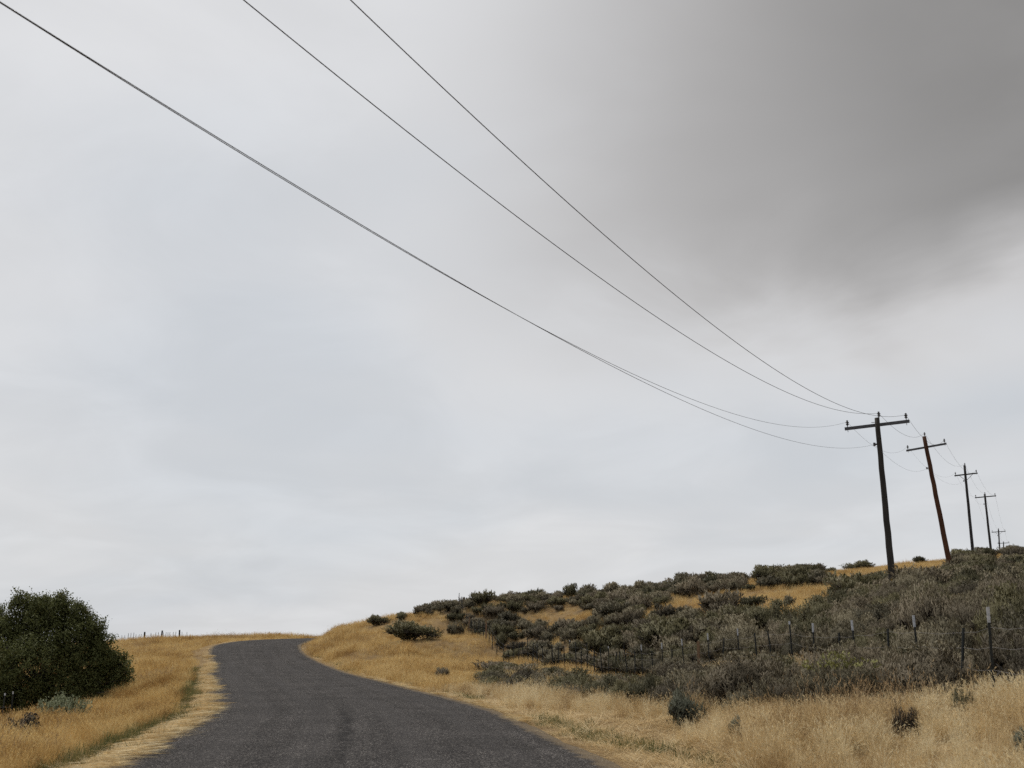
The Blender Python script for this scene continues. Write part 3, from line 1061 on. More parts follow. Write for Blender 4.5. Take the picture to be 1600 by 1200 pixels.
named('sagebrush', 'grey low shrub at the foot of the golden bank', 'shrub', 692, 1058, 30, 15, SHR_NEAR[4], G_SAGE)
named('sagebrush', 'biggest rounded dark shrub standing up on the ridge skyline', 'shrub', 1193, 909, 34, 24, DARKB, G_SAGE)
named('sagebrush', 'dome shaped dark shrub alone on the tan skyline left of the nearest pole', 'shrub', 1298, 892, 19, 10, DARKB, G_SAGE)
named('sagebrush', 'broad dark shrub on the tan skyline just left of the nearest pole', 'shrub', 1342, 892, 46, 17, DARKB, G_SAGE)
named('sagebrush', 'dark shrub on the tan skyline between the two nearest poles', 'shrub', 1438, 880, 24, 12, DARKB, G_SAGE)
named('sagebrush', 'olive rounded shrub in the middle of the golden clearing', 'shrub', 1178, 949, 48, 19, SHR_FAR[5], G_SAGE)
named('sagebrush', 'grey open shrub at the right of the golden clearing', 'shrub', 1232, 949, 26, 20, SHR_FAR[0], G_SAGE)
named('sagebrush', 'bright olive dome shaped shrub on the slope behind the far end of the fence', 'shrub', 806, 1000, 28, 14, SHR_FAR[6], G_SAGE)
named('sagebrush', 'dark tall shrub beside the corner of the far fence', 'shrub', 783, 1014, 22, 26, DARKB, G_SAGE)
named('sagebrush', 'lone grey ball of sagebrush left of the golden clearing', 'shrub', 1027, 953, 17, 12, SHR_FAR[1], G_SAGE)
named('sagebrush', 'scraggy tall shrub with a bare twig on the ridge skyline', 'shrub', 891, 934, 26, 24, SHR_FAR[6], G_SAGE)

# golden clearings in the brush, as seen from the road (pixel polygons of the ground)
CLEAR = [
    [(1035, 938), (1110, 930), (1200, 921), (1312, 919), (1322, 936), (1262, 950), (1240, 962), (1175, 971), (1140, 964), (1200, 951), (1130, 947), (1042, 951)],
    [(810, 960), (880, 955), (935, 956), (930, 968), (880, 977), (840, 976)],
    [(1275, 890), (1400, 866), (1470, 864), (1500, 874), (1470, 892), (1400, 900), (1340, 903), (1288, 905)],
    [(480, 1080), (480, 980), (600, 955), (690, 965), (745, 985), (772, 1045), (725, 1062), (700, 1085)],
    [(1160, 905), (1200, 903), (1185, 912), (1160, 914)],
    [(1550, 868), (1575, 866), (1570, 874), (1545, 876)],
]


def in_poly(px, py, poly):
    ins = np.zeros(np.shape(px), bool)
    n = len(poly)
    for i in range(n):
        x1, y1 = poly[i]; x2, y2 = poly[(i + 1) % n]
        c = ((y1 > py) != (y2 > py)) & (px < (x2 - x1) * (py - y1) / (y2 - y1 + 1e-9) + x1)
        ins ^= c
    return ins


def fence_x(y):
    pts = np.array([(p[0], p[1]) for p in posts_r])
    return np.interp(y, pts[:, 1], pts[:, 0])


# scatter the brush by dart throwing on the hillside, largest first
cand = []
rs = np.random.default_rng(21)
N = 75000
yy = rs.uniform(12, 135, N)
xx = rs.uniform(-0.25, 0.80, N) * yy + rs.uniform(-3, 6, N)
ok = np.ones(N, bool)
ac, al, zr = road_coords(xx, yy)
ok &= ac > ROAD_HW + 2.5
fx = fence_x(yy)
# in front of the fence the brush stops some metres short of it where the verge grass begins
front = xx - fx
lim = np.interp(yy, [12, 14.5, 15.5, 17.5, 20, 24, 30, 36, 40, 46, 55, 62, 66, 72], [0.7, 0.5, -0.6, -2.7, -4.6, -6.0, -6.7, -7.4, -7.4, -6.0, -3.7, -2.0, -0.5, 1.0])
ok &= np.where(yy < 72, front > lim + 0.5 * vnoise(xx, yy, 1.2, 9), True)
zz = H(xx, yy)
pu, pv, dep = proj(np.c_[xx, yy, zz])
ok &= (pu > 500) & (pu < 2300) & (yy > 15.0)
hgt_px = 0.7 * FPX / dep
for poly in CLEAR:
    ok &= ~in_poly(pu, pv, poly)
    ok &= ~in_poly(pu, pv - hgt_px * 0.55, poly)
ok &= (vnoise(xx, yy, 0.22, 31) > -1.15)
cand = np.c_[xx, yy, zz, pu, pv, dep][ok]
cell = {}
placed = []
tk = np.array(taken)
for c in cand:
    x, y = c[0], c[1]
    r = rs.choice([0.45, 0.6, 0.78, 0.98, 1.2], p=[.22, .26, .26, .18, .08])
    if len(tk) and (np.hypot(tk[:, 0] - x, tk[:, 1] - y) < tk[:, 2] + r * 0.55).any():
        continue
    g = tk[:, 1] - y
    if ((g > 0) & (g < 3.0) & (np.abs(tk[:, 0] * y / tk[:, 1] - x) < tk[:, 2] + r * 0.4)).any():
        continue
    # keep the fence posts standing clear where the photograph shows them
    i0, j0 = int(x // 2), int(y // 2)
    bad = False
    for di in (-1, 0, 1):
        for dj in (-1, 0, 1):
            for (qx, qy, qr) in cell.get((i0 + di, j0 + dj), ()):
                if (qx - x) ** 2 + (qy - y) ** 2 < (np.interp(y, [20, 35, 50, 70], [0.70, 0.71, 0.71, 0.74]) * (qr + r)) ** 2:
                    bad = True
                    break
    if bad:
        continue
    if y > 55:
        r *= 0.88
    f = x - float(fence_x(y))
    if f < 0 and y < 66:
        r = min(r, 0.9)
    if 14 < y < 68 and -r * 0.75 - np.interp(y, [18, 24, 34, 50], [0.1, 0.4, 0.7, 0.8]) < f < r * 0.5 + 0.1:
        continue
    cell.setdefault((i0, j0), []).append((x, y, r))
    placed.append((x, y, c[2], r, c[3], c[4], c[5], f))

# which of them can be seen: walk the line of sight over the ground
vis = []
for q in placed:
    x, y, z, r, u, v, dep_, f = q
    if not (-40 < u - 0 < 1640):
        vis.append(0.0)
        continue
    ts = np.linspace(0.25, 0.985, 60)
    topz = z + r * 1.2
    gr = H(x * ts, y * ts) + 0.35
    clear = (EYE + (topz - EYE) * ts) > gr
    vis.append(r / dep_ if clear.all() else 0.0)
vis = np.array(vis)
order = np.argsort(-vis)
single = set(int(k) for k in order[:275] if vis[k] > 0)


def sage_label(q, tone):
    x, y, z, r, u, v, dep_, f = q
    size = 'small' if r < 0.5 else ('medium' if r < 0.8 else ('large' if r < 1.0 else 'huge'))
    if f < 0 and y < 66:
        where = 'before the wire fence'
    elif y < 30:
        where = 'close behind the fence'
    elif y < 46:
        where = 'on the lower slope'
    else:
        where = 'on the upper slope'
    wpx = [(800, 'left of far fence corner'), (900, 'above the road bend'), (1000, 'near the thin posts'), (1090, 'left of wooden fence post'),
           (1190, 'below the golden clearing'), (1290, 'right of golden clearing'), (1390, 'left of nearest pole'), (1480, 'between two nearest poles'),
           (1540, 'right of leaning pole'), (9999, 'by right picture edge')]
    side = next(s for lim_, s in wpx if u < lim_)
    return f'{size} {tone} sagebrush {where}, {side}'


def tell_apart(roots):
    """shrubs alike in size, tone and place are told apart by their order"""
    by = {}
    for o in roots:
        by.setdefault(o['label'], []).append(o)
    for lab, os_ in by.items():
        if len(os_) == 1:
            continue
        os_.sort(key=lambda o: proj(np.array(o.location))[0])
        words = {2: ['left', 'right'], 3: ['left', 'middle', 'right']}.get(len(os_))
        if words is None:
            nth = ['leftmost', 'second', 'third', 'fourth', 'fifth', 'sixth', 'seventh', 'eighth', 'ninth', 'tenth']
            words = [nth[min(i, 9)] for i in range(len(os_) - 1)] + ['rightmost']
            words = [wd if i in (0, len(os_) - 1) else wd + ' from left,' for i, wd in enumerate(words)]
        for o, wd in zip(os_, words):
            o['label'] = f'{wd} {lab}'


sage_roots = []
scrub_pts = []
for k, q in enumerate(placed):
    x, y, z, r, u, v, dep_, f = q
    hh = (1.14 if y < 32 else 0.98) * r ** 0.75 * rs.uniform(0.85, 1.15) * (1.0 if y < 45 else 1.0) * (np.interp(y, [20, 30], [0.90, 0.66]) if f < 0 and y < 66 else 1.0)
    if k in single:
        if y < 42:
            s = int(rs.integers(0, len(SHR_NEAR)))
            pair, tone = SHR_NEAR[s], TONE[s]
        else:
            s = int(rs.integers(0, len(SHR_FAR)))
            pair, tone = SHR_FAR[s], TONE_FAR[s]
        sage_roots.append(put_shrub('sagebrush', sage_label(q, tone), 'shrub', (x, y, z - 0.05), r * 2.1, hh, pair, rs.uniform(0, 6.28), G_SAGE, parts=y < 42))
    else:
        scrub_pts.append((x, y, z - 0.05, 0, 0, rs.uniform(0, 6.28), r * 2.1, r * 2.1, hh, rs.integers(0, len(SHR_FAR)) if y > 40 else len(SHR_FAR) + rs.integers(0, len(SHR_NEAR))))


tell_apart(sage_roots)

# ------------------------------------------------------------------ scattering of stuff (geometry nodes)
def proto(name, me):
    return bpy.data.objects.new(name, me)      # left out of the scene: only a source of shape


def scatter(name, pts, protos):
    """pts rows: x y z rx ry rz sx sy sz variant"""
    pts = np.asarray(pts, np.float32)
    me = bpy.data.meshes.new(name)
    me.vertices.add(len(pts))
    me.vertices.foreach_set('co', np.ascontiguousarray(pts[:, :3]).ravel())
    for nm, a in (('rot', pts[:, 3:6]), ('scl', pts[:, 6:9])):
        at_ = me.attributes.new(nm, 'FLOAT_VECTOR', 'POINT')
        at_.data.foreach_set('vector', np.ascontiguousarray(a).ravel())
    at_ = me.attributes.new('variant', 'INT', 'POINT')
    at_.data.foreach_set('value', pts[:, 9].astype(np.int32))
    o = link(name, me)
    tag(o, kind='stuff')
    ng = bpy.data.node_groups.new(name, 'GeometryNodeTree')
    ng.interface.new_socket('Geometry', in_out='INPUT', socket_type='NodeSocketGeometry')
    ng.interface.new_socket('Geometry', in_out='OUTPUT', socket_type='NodeSocketGeometry')
    N_ = ng.nodes
    gi = N_.new('NodeGroupInput'); go = N_.new('NodeGroupOutput')
    iop = N_.new('GeometryNodeInstanceOnPoints')
    g2i = N_.new('GeometryNodeGeometryToInstance')
    for p in reversed(protos):
        oi = N_.new('GeometryNodeObjectInfo')
        oi.inputs['Object'].default_value = p
        ng.links.new(oi.outputs['Geometry'], g2i.inputs[0])
    ng.links.new(gi.outputs[0], iop.inputs['Points'])
    ng.links.new(g2i.outputs[0], iop.inputs['Instance'])
    iop.inputs['Pick Instance'].default_value = True
    for nm, typ, sock in (('rot', 'FLOAT_VECTOR', 'Rotation'), ('scl', 'FLOAT_VECTOR', 'Scale'), ('variant', 'INT', 'Instance Index')):
        na = N_.new('GeometryNodeInputNamedAttribute')
        na.data_type = typ
        na.inputs[0].default_value = nm
        ng.links.new(na.outputs[0], iop.inputs[sock])
    ng.links.new(iop.outputs[0], go.inputs[0])
    md = o.modifiers.new('scatter', 'NODES')
    md.node_group = ng
    return o


if scrub_pts:
    pr = [proto('scrub_source', join) for join in [p[0] for p in SHR_FAR + SHR_NEAR]]
    scatter('sagebrush_scrub', scrub_pts, pr)


# ------------------------------------------------------------------ grass
def tuft(seed, mat, n=30, h=(0.35, 0.7), spread=0.16, wid=(0.003, 0.006), lean=0.35, droop=0.25, heads=0.35, flat=0.0):
    """a tuft of bent, tapering blades; some carry a feathery seed head"""
    rng = np.random.default_rng(seed)
    base = rng.normal(size=(n, 2)) * spread * 0.5
    hh = rng.uniform(*h, n)
    an = rng.uniform(0, 2 * np.pi, n)
    le = np.abs(rng.normal(0, lean, n)) + flat
    outv = np.c_[np.cos(an), np.sin(an)]
    sv = np.c_[-np.sin(an + rng.normal(0, .8, n)), np.cos(an + rng.normal(0, .8, n))]
    wd = rng.uniform(*wid, n)
    dr = rng.uniform(0, droop, n)
    rows = []
    for t_, wf in ((0, 1.0), (0.4, 0.85), (0.75, 0.55)):
        xy = base + outv * ((le * t_ + dr * t_ ** 3) * hh)[:, None]
        z = hh * (t_ - 0.25 * le * t_ - 0.35 * dr * t_ ** 3) * (1 - 0.75 * min(flat, 1) * 0.9)
        c = np.c_[xy, z]
        s = np.c_[sv * (wd * wf * 0.5)[:, None], np.zeros(n)]
        rows += [c - s, c + s]
    t_ = 1.0
    tipp = np.c_[base + outv * ((le + dr) * hh)[:, None], hh * (1 - 0.25 * le - 0.35 * dr) * (1 - 0.75 * min(flat, 1) * 0.9)]
    V = np.stack(rows + [tipp], 1).reshape(-1, 3)
    k = np.arange(n)[:, None] * 7
    Q = np.concatenate([k + np.array([[0, 1, 3, 2]]), k + np.array([[2, 3, 5, 4]])])
    T = k + np.array([[4, 5, 6]])
    hd = np.where(rng.random(n) < heads)[0]
    if len(hd):
        prev = rows[4][hd]
        d = unit(tipp[hd] - prev)
        m = 5
        pos = np.repeat(tipp[hd], m, 0) - np.repeat(d, m, 0) * (rng.random((len(hd) * m, 1)) * 0.10)
        dv = unit(np.repeat(d, m, 0) + rng.normal(size=(len(hd) * m, 3)) * 0.25)
        V2, Q2, T2 = leaves(pos, dv, rng.uniform(0.03, 0.06, len(pos)), rng.uniform(0.004, 0.008, len(pos)), rng)
        o = len(V)
        V = np.concatenate([V, V2]); Q = np.concatenate([Q, Q2 + o]); T = np.concatenate([T, T2 + o])
    return mesh_np('tuft', V, [Q, T], mat)


def place(n, xr, yr, fn, seed):
    """random ground points in view kept by fn(x, y, across, along, u, v, dep, rng) -> probability"""
    rng = np.random.default_rng(seed)
    y = rng.uniform(*yr, n)
    a, b = xr
    x = rng.uniform(a, b, n) * (y + 4)
    ac, al, zr = road_coords(x, y)
    z = H(x, y)
    u, v, dp = proj(np.c_[x, y, z])
    p = fn(x, y, ac, al, u, v, dp, rng)
    k = (rng.random(n) < p) & (u > -320) & (u < 2150) & (dp > 3)
    return x[k], y[k], z[k], ac[k], al[k], dp[k], rng


def rows(x, y, z, rng, s, nvar, tilt=0.12, sxy=None):
    n = len(x)
    s = np.broadcast_to(s, (n,))
    sxy = s if sxy is None else np.broadcast_to(sxy, (n,))
    return np.c_[x, y, z - 0.02, rng.normal(0, tilt, n), rng.normal(0, tilt, n), rng.uniform(0, 6.283, n), sxy, sxy, s, rng.integers(0, nvar, n)]


T_DRY = [proto('dry_grass_source', tuft(400 + k, GR_DRY, 64, (0.22, 0.60), 0.13, (0.003, 0.006), 0.30, 0.45, 0.25)) for k in range(5)]
T_DRYF = [proto('far_dry_grass_source', tuft(420 + k, GR_GOLD, 26, (0.25, 0.6), 0.35, (0.008, 0.016), 0.3, 0.3, 0.2)) for k in range(4)]
T_OR = [proto('tawny_grass_source', tuft(440 + k, GR_ORANGE, 54, (0.28, 0.70), 0.15, (0.003, 0.007), 0.22, 0.35, 0.3)) for k in range(5)]
T_ORF = [proto('far_tawny_grass_source', tuft(460 + k, GR_ORANGE, 26, (0.28, 0.62), 0.35, (0.008, 0.016), 0.25, 0.3, 0.2)) for k in range(4)]
T_STRAW = [proto('straw_source', tuft(480 + k, GR_STRAW, 26, (0.16, 0.42), 0.2, (0.003, 0.006), 0.4, 0.3, 0.0, flat=0.9)) for k in range(5)]
T_GREEN = [proto('green_grass_source', tuft(500 + k, GR_GREEN, 34, (0.10, 0.26), 0.2, (0.004, 0.007), 0.35, 0.4, 0.0)) for k in range(4)]
T_WEED = [proto('weed_source', tuft(520 + k, GR_GREEN, 26, (0.06, 0.16), 0.14, (0.005, 0.010), 0.6, 0.5, 0.0)) for k in range(3)]

BR = np.array([(q[0], q[1], q[3]) for q in placed])


def brush_cover(x, y):
    """1 where a shrub stands"""
    c = np.zeros(len(x), bool)
    grid = {}
    for bx, by, br in BR:
        grid.setdefault((int(bx // 3), int(by // 3)), []).append((bx, by, br))
    key = np.c_[(x // 3).astype(int), (y // 3).astype(int)]
    for i in range(len(x)):
        for di in (-1, 0, 1):
            for dj in (-1, 0, 1):
                for bx, by, br in grid.get((key[i, 0] + di, key[i, 1] + dj), ()):
                    if (bx - x[i]) ** 2 + (by - y[i]) ** 2 < (0.7 * br) ** 2:
                        c[i] = True
    return c


def low_near_named(x, y):
    """grass is short where it would bury a shrub that stands clear of it"""
    k = np.ones(len(x))
    for tx, ty, tr in taken:
        g = ty - y
        lat = np.abs(tx * y / ty - x)
        k = np.where((g > -tr) & (g < (0.8 if ty < 24 else 2.6)) & (lat < tr * 1.05 + 0.05), np.minimum(k, (0.5 if ty < 24 else 0.35) + 0.15 * np.clip(g, 0, 3)), k)
    return k


# --- right: verge and hillside
# ground darkened under the brush: fallen twigs plus shade put into the colour
brush_shade = np.zeros(nx * ny, np.float32)
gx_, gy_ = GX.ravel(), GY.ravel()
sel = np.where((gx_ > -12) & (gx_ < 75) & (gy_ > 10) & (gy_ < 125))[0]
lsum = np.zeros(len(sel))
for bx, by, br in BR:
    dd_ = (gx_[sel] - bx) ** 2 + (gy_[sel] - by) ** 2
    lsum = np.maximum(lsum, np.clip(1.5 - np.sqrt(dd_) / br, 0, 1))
brush_shade[sel] = lsum
at_ = ground.data.attributes.new('litter_shade', 'FLOAT', 'POINT')
at_.data.foreach_set('value', brush_shade)


def f_right(x, y, ac, al, u, v, dp, rng):
    e = ac - ROAD_HW
    band = np.interp(y, [8, 11, 14, 17, 20, 24, 30, 45], [0.8, 0.9, 1.6, 2.3, 2.3, 1.4, 0.6, 0.4]) + 0.5 * vnoise(x, y, 0.8, 41)
    return (e > 0.15) * sstep(e, band - 0.5, band + 0.5) * (0.75 + 0.35 * vnoise(x, y, 1.3, 42))


rt = []
x, y, z, ac, al, dp, rng = place(45000, (-0.15, 0.80), (7, 36), f_right, 51)
sc = np.interp(y, [9, 12, 15, 17], [1.35, 1.1, 0.8, 0.95]) * np.interp(ac, [3, 5, 7.5, 20], [0.5, 0.7, 0.75, 0.78]) * rng.uniform(0.55, 1.25, len(x)) * (1 + 0.3 * vnoise(x, y, 1.1, 43)) * low_near_named(x, y)
bc = brush_cover(x, y)
keep = ~bc | (rng.random(len(x)) < 0.08)
rt.append(rows(x, y, z, rng, sc, 5)[keep])
scatter('dry_grass', np.concatenate(rt), T_DRY)
x, y, z, ac, al, dp, rng = place(105000, (-0.3, 0.75), (34, 125), f_right, 52)
bc = brush_cover(x, y)
keep = ~bc | (rng.random(len(x)) < 0.05)
hl = np.interp(ac, [3, 8, 15], [0.7, 0.9, 0.6]) * rng.uniform(0.6, 1.1, len(x)) * (1 + 0.35 * vnoise(x, y, 0.8, 44)) * low_near_named(x, y)
scatter('dry_hillside_grass', rows(x, y, z, rng, hl, 4, sxy=hl * 1.3)[keep], T_DRYF)


T_STALK = [proto('brown_stalk_source', tuft(560 + k, GR_BROWN, 18, (0.35, 0.85), 0.18, (0.003, 0.006), 0.25, 0.25, 0.6)) for k in range(4)]


def f_stalk(x, y, ac, al, u, v, dp, rng):
    e = ac - ROAD_HW
    return (e > 2.2) * np.clip(-0.1 + 0.9 * vnoise(x, y, 0.9, 81), 0, 1) * (1 - 0.7 * sstep(e, 9, 14))


x, y, z, ac, al, dp, rng = place(7000, (-0.1, 0.62), (9, 36), f_stalk, 82)
keep = ~brush_cover(x, y) | (rng.random(len(x)) < 0.3)
st_r = rows(x, y, z, rng, rng.uniform(0.45, 0.95, len(x)), 4)[keep]


def f_stalk_left(x, y, ac, al, u, v, dp, rng):
    e = -ac - ROAD_HW
    return (e > 1.2) * np.clip(-0.1 + 0.9 * vnoise(x, y, 0.5, 83), 0, 1)


x, y, z, ac, al, dp, rng = place(16000, (-0.62, 0.0), (12, 110), f_stalk_left, 84)
scatter('brown_stalk_grass', np.concatenate([st_r, rows(x, y, z, rng, rng.uniform(0.5, 1.0, len(x)), 4, sxy=np.interp(y, [20, 60, 110], [0.9, 1.6, 2.6]))]), T_STALK)


# --- left slope
def f_left(x, y, ac, al, u, v, dp, rng):
    e = -ac - ROAD_HW
    b = 0.82 + 0.2 * vnoise(al, 0 * al, 0.7, 45)
    return (e > 0.3) * sstep(e, b - 0.3, b + 0.4) * (0.8 + 0.3 * vnoise(x, y, 1.1, 46))


x, y, z, ac, al, dp, rng = place(38000, (-0.70, -0.05), (10, 48), f_left, 53)
sc = rng.uniform(0.6, 1.15, len(x)) * (1 + 0.25 * vnoise(x, y, 1.0, 47)) * low_near_named(x, y) * np.interp(-ac, [4, 6, 9], [0.6, 0.9, 1.0])
scatter('tawny_grass', rows(x, y, z, rng, sc, 5), T_OR)
x, y, z, ac, al, dp, rng = place(56000, (-0.68, 0.05), (44, 128), f_left, 54)
sc = rng.uniform(0.6, 1.1, len(x)) * (1 + 0.25 * vnoise(x, y, 0.5, 48)) * np.interp(-ac, [4, 6, 9], [0.6, 0.9, 1.0])
scatter('tawny_slope_grass', rows(x, y, z, rng, sc, 4, sxy=sc * 1.25), T_ORF)


# --- flattened straw beside the road
def f_straw(x, y, ac, al, u, v, dp, rng):
    eL = -ac - ROAD_HW
    eR = ac - ROAD_HW
    wl = 0.24 + 0.12 * vnoise(al, 0 * al, 1.0, 61)
    wr = np.interp(y, [8, 11, 14, 17, 20, 24, 30, 60], [1.2, 1.3, 2.1, 2.7, 2.7, 1.7, 0.6, 0.4]) + 0.2 * vnoise(al, 0 * al, 1.2, 62)
    left = (eL > -0.14 + 0.12 * vnoise(al, 0 * al, 3.0, 63)) & (eL < wl)
    right = (eR > 0.26 + 0.10 * vnoise(al, 0 * al, 3.0, 64)) & (eR < wr)
    return (left | right) * 1.0


x, y, z, ac, al, dp, rng = place(150000, (-0.5, 0.62), (7, 100), f_straw, 55)
keep = rng.random(len(x)) < np.where(np.abs(ac) < 4.2, 1.0, 0.55)
x, y, z, ac, dp = x[keep], y[keep], z[keep], ac[keep], dp[keep]
scatter('straw', rows(x, y, z + 0.015, rng, rng.uniform(0.5, 1.1, len(x)), 5, 0.1), T_STRAW)


def wisp(seed):
    """a swath of mown stalks all lying one way (+x)"""
    rng = np.random.default_rng(seed)
    n = 30
    b = np.c_[rng.normal(0, 0.12, n), rng.normal(0, 0.10, n), rng.uniform(0.0, 0.05, n)]
    an = rng.normal(0, 0.38, n)
    d = np.c_[np.cos(an), np.sin(an), rng.uniform(-0.02, 0.12, n)]
    up_ = np.tile(np.array([0, 0, 1.0]), (n, 1)) + 0.3 * rng.normal(size=(n, 3))
    V, Q, T = leaves(b, unit(d), rng.uniform(0.15, 0.42, n), rng.uniform(0.006, 0.011, n), rng, up_)
    return mesh_np('wisp', V, [Q, T], GR_STRAW)


T_WISP = [proto('straw_wisp_source', wisp(540 + k)) for k in range(4)]
wr_ = np.random.default_rng(58)
wp = []
for sgn, s0, s1, n_ in ((-1, 66, 135, 1200), (1, 82, 110, 420)):
    sv_ = wr_.uniform(s0, s1, n_)
    sv_ = sv_[wr_.random(n_) < np.clip(0.45 + 0.75 * vnoise(sv_, 0 * sv_, 2.2, 71), 0.05, 1)]
    c_x, c_y, c_z = (np.interp(sv_, RCUM, RC[:, q_]) for q_ in range(3))
    n_x, n_y = np.interp(sv_, RCUM, nrm[:, 0]), np.interp(sv_, RCUM, nrm[:, 1])
    of = sgn * (ROAD_HW + wr_.uniform(0.02, 0.30, len(sv_)))
    ang = np.arctan2(-sgn * n_y, -sgn * n_x) + wr_.normal(0, 0.35, len(sv_))
    sz = wr_.uniform(0.6, 1.3, len(sv_)) * (1.0 if sgn < 0 else 0.6)
    wp.append(np.c_[c_x + n_x * of, c_y + n_y * of, np.full(len(sv_), 0.0) + c_z + 0.015, np.zeros((len(sv_), 2)), ang, sz, sz, sz, wr_.integers(0, 4, len(sv_))])
scatter('mown_straw', np.concatenate(wp), T_WISP)


# --- green strip and weeds
def f_green(x, y, ac, al, u, v, dp, rng):
    eL = -ac - ROAD_HW
    c = 0.55 + 0.12 * vnoise(al, 0 * al, 0.5, 65)
    on = np.clip(0.55 + 0.6 * vnoise(al, 0 * al, 0.35, 66) + np.interp(y, [20, 40, 52], [0.15, 0.5, 0.1]), 0, 1)
    left = np.exp(-((eL - c) / 0.26) ** 2) * on * (y < 58) * np.interp(y, [12, 22, 40], [0.55, 0.7, 1.2])
    eR = ac - ROAD_HW
    right = np.exp(-((eR - 0.55 - 0.35 * sstep(-y, -20, -14)) / 0.22) ** 2) * np.clip(0.25 + 0.9 * vnoise(al, 0 * al, 0.9, 67), 0, 0.9) * (y < 75)
    return np.clip(left + right, 0, 1)


x, y, z, ac, al, dp, rng = place(90000, (-0.5, 0.4), (8, 76), f_green, 56)
lft = ac < 0
scatter('green_grass', rows(x[lft], y[lft], z[lft], rng, rng.uniform(0.6, 1.2, lft.sum()), 4), T_GREEN)
scatter('low_weeds', rows(x[~lft], y[~lft], z[~lft], rng, rng.uniform(0.6, 1.3, (~lft).sum()), 3), T_WEED)


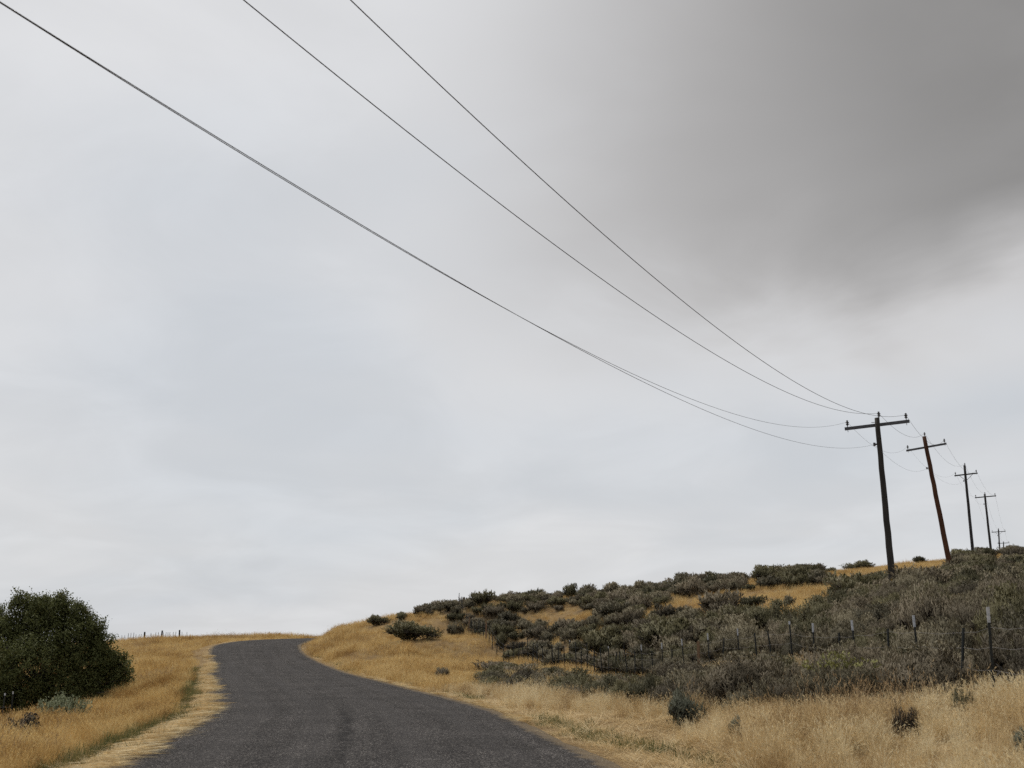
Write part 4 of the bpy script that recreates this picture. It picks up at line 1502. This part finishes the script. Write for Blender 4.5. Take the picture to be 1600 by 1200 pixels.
# ------------------------------------------------------------------ the dark tree at the left
def big_tree():
    d0 = 43.0
    cx_, cy_ = float(ray(55, 1050)[0] * d0), d0
    gz = float(H(cx_, cy_))
    root = thing('tree', 'dense dark green leafy tree standing left of the road', 'tree', (cx_, cy_, gz))
    rng = np.random.default_rng(77)

    def loc(u, v, dd=0.0):
        q = at(u, v, d0 + dd)
        return np.array([q[0] - cx_, q[1] - cy_, q[2] - gz])
    s = d0 / FPX
    lobes = [  # pixel centre, depth offset, radii px (x, z)
        (70, 995, 0, 52, 46), (12, 1005, 0.4, 55, 46), (112, 1010, -0.2, 46, 44), (138, 1045, 0.0, 38, 46), (60, 1050, -0.8, 80, 58), (-60, 1030, 0.3, 65, 60),
        (-40, 1085, 0, 75, 46), (105, 1080, -0.3, 66, 34), (166, 1060, 0.4, 30, 30), (32, 952, 0.2, 17, 26), (85, 950, 0.0, 26, 24), (120, 963, 0.1, 24, 22),
        (20, 1085, -1.0, 56, 38), (146, 1090, 0.2, 34, 18), (188, 1050, 0.6, 16, 26), (-14, 975, 0.5, 28, 28), (50, 1100, 0.2, 85, 26), (142, 985, 0.1, 18, 22),
        (158, 1008, .2, 17, 22), (4, 985, -.4, 22, 22), (60, 970, .4, 26, 26), (58, 950, 0, 20, 20), (178, 1078, .5, 16, 18), (172, 1030, .4, 12, 16), (20, 1118, -.4, 70, 24), (95, 1112, -.1, 56, 22), (-60, 1120, .2, 60, 26)]
    P, Nrm, yl = [], [], []
    tips = []
    for (u, v, dd, rx, rz) in lobes:
        c = loc(u, v, dd)
        a, b = rx * s, rz * s
        nsp = int(22 + 80 * a * b)
        d = unit(rng.normal(size=(nsp, 3)) + np.array([0, 0, 0.15]))
        big = rng.random(nsp)
        for q in range(nsp):
            rr0 = rng.uniform(0.35, 0.75)
            rr1 = min(rr0 + rng.uniform(0.15, 0.45), 0.98) + (0.22 * rng.random() if big[q] > 0.8 else 0.0)
            e0 = c + d[q] * rr0 * np.array([a, 0.85 * a + 0.2, b])
            dq = unit(d[q] + rng.normal(size=3) * 0.35 + np.array([0, 0, 0.15]))
            e1 = c + dq * rr1 * np.array([a, 0.85 * a + 0.2, b])
            if e1[2] < 0.15:
                continue
            m = int(rng.integers(36, 90))
            t_ = rng.random((m, 1)) ** 0.8
            o = rng.normal(size=(m, 3)) * (0.17 - 0.10 * t_)
            pts_ = e0 + (e1 - e0) * t_ + o
            P.append(pts_)
            Nrm.append(unit(pts_ - c + np.array([0, 0, 0.25])) + 0.45 * rng.normal(size=(m, 3)))
            yl.append(np.full(m, 1 if (u == 10 and rng.random() < 0.35) or rng.random() < 0.04 else 0))
            if q % 4 == 0:
                tips.append((c, e1))
    # twiggy sprays that break the outline
    for (u, v, du, dv) in [(30, 930, -6, -10), (85, 938, 4, -8), (128, 955, 6, -9), (120, 948, 3, -8), (158, 972, 8, -4), (150, 985, 12, -8), (165, 1010, 10, -6),
                           (178, 1025, 8, -10), (195, 1040, 8, -8), (198, 1060, 10, 4), (190, 1078, 10, 4), (5, 955, -2, -8), (60, 945, 0, -8), (175, 1000, 4, -6), (200, 1048, 5, 0)]:
        a = loc(u, v, rng.uniform(-0.3, 0.5)); b = loc(u + du, v + dv, rng.uniform(-0.3, 0.5))
        tips.append((a - (b - a) * 1.5, b))
        for k in range(7):
            q = a + (b - a) * k / 6
            m = 10
            P.append(q + rng.normal(size=(m, 3)) * 0.08)
            Nrm.append(unit(rng.normal(size=(m, 3)) + np.array([0, -0.4, 0.6])))
            yl.append(np.zeros(m))
    P = np.concatenate(P); yl = np.concatenate(yl).astype(int)
    n = len(P)
    dirs = unit(rng.normal(size=(n, 3)) + np.array([0, 0, -0.2]))
    Nn = unit(np.concatenate(Nrm))
    V, Q, T = leaves(P, dirs, rng.uniform(0.045, 0.09, n), rng.uniform(0.028, 0.055, n), rng, Nn)
    cme = mesh_np('crown', V, [Q, T], [LF_TREE, LF_TREE_Y], np.concatenate([yl, yl]), smooth=True)
    cme.normals_split_custom_set_from_vertices(np.repeat(Nn, 5, 0).astype(np.float32).tolist())
    link('crown', cme, root)
    m = MB()
    m.tube([(0, 0, -0.4), (0.05, 0, 0.6), (0.0, 0.05, 1.4)], [0.26, 0.2, 0.15], 9)
    r = random.Random(3)
    for k, a in enumerate((0.3, 1.6, 2.9, 4.2, 5.4)):
        m.tube([(0.02 * k, 0, 0.2), (0.7 * math.cos(a), 0.6 * math.sin(a), 1.4), (1.5 * math.cos(a), 1.2 * math.sin(a), 2.8)], [0.12, 0.09, 0.04], 7)
    m.build('trunk', M_BARK, root, True)
    m = MB()
    for c, q in tips:
        c2 = Vector(c) * 0.8
        m.tube([c2, Vector(c2).lerp(Vector(q), 0.55) + Vector((0, 0, 0.06)), Vector(q)], [0.022, 0.013, 0.005], 4, False)
    m.build('branches', M_BARK, root)
    return root


big_tree()

scene.cycles.max_bounces = 6
scene.cycles.diffuse_bounces = 3
scene.cycles.transparent_max_bounces = 4
scene.cycles.use_denoising = False
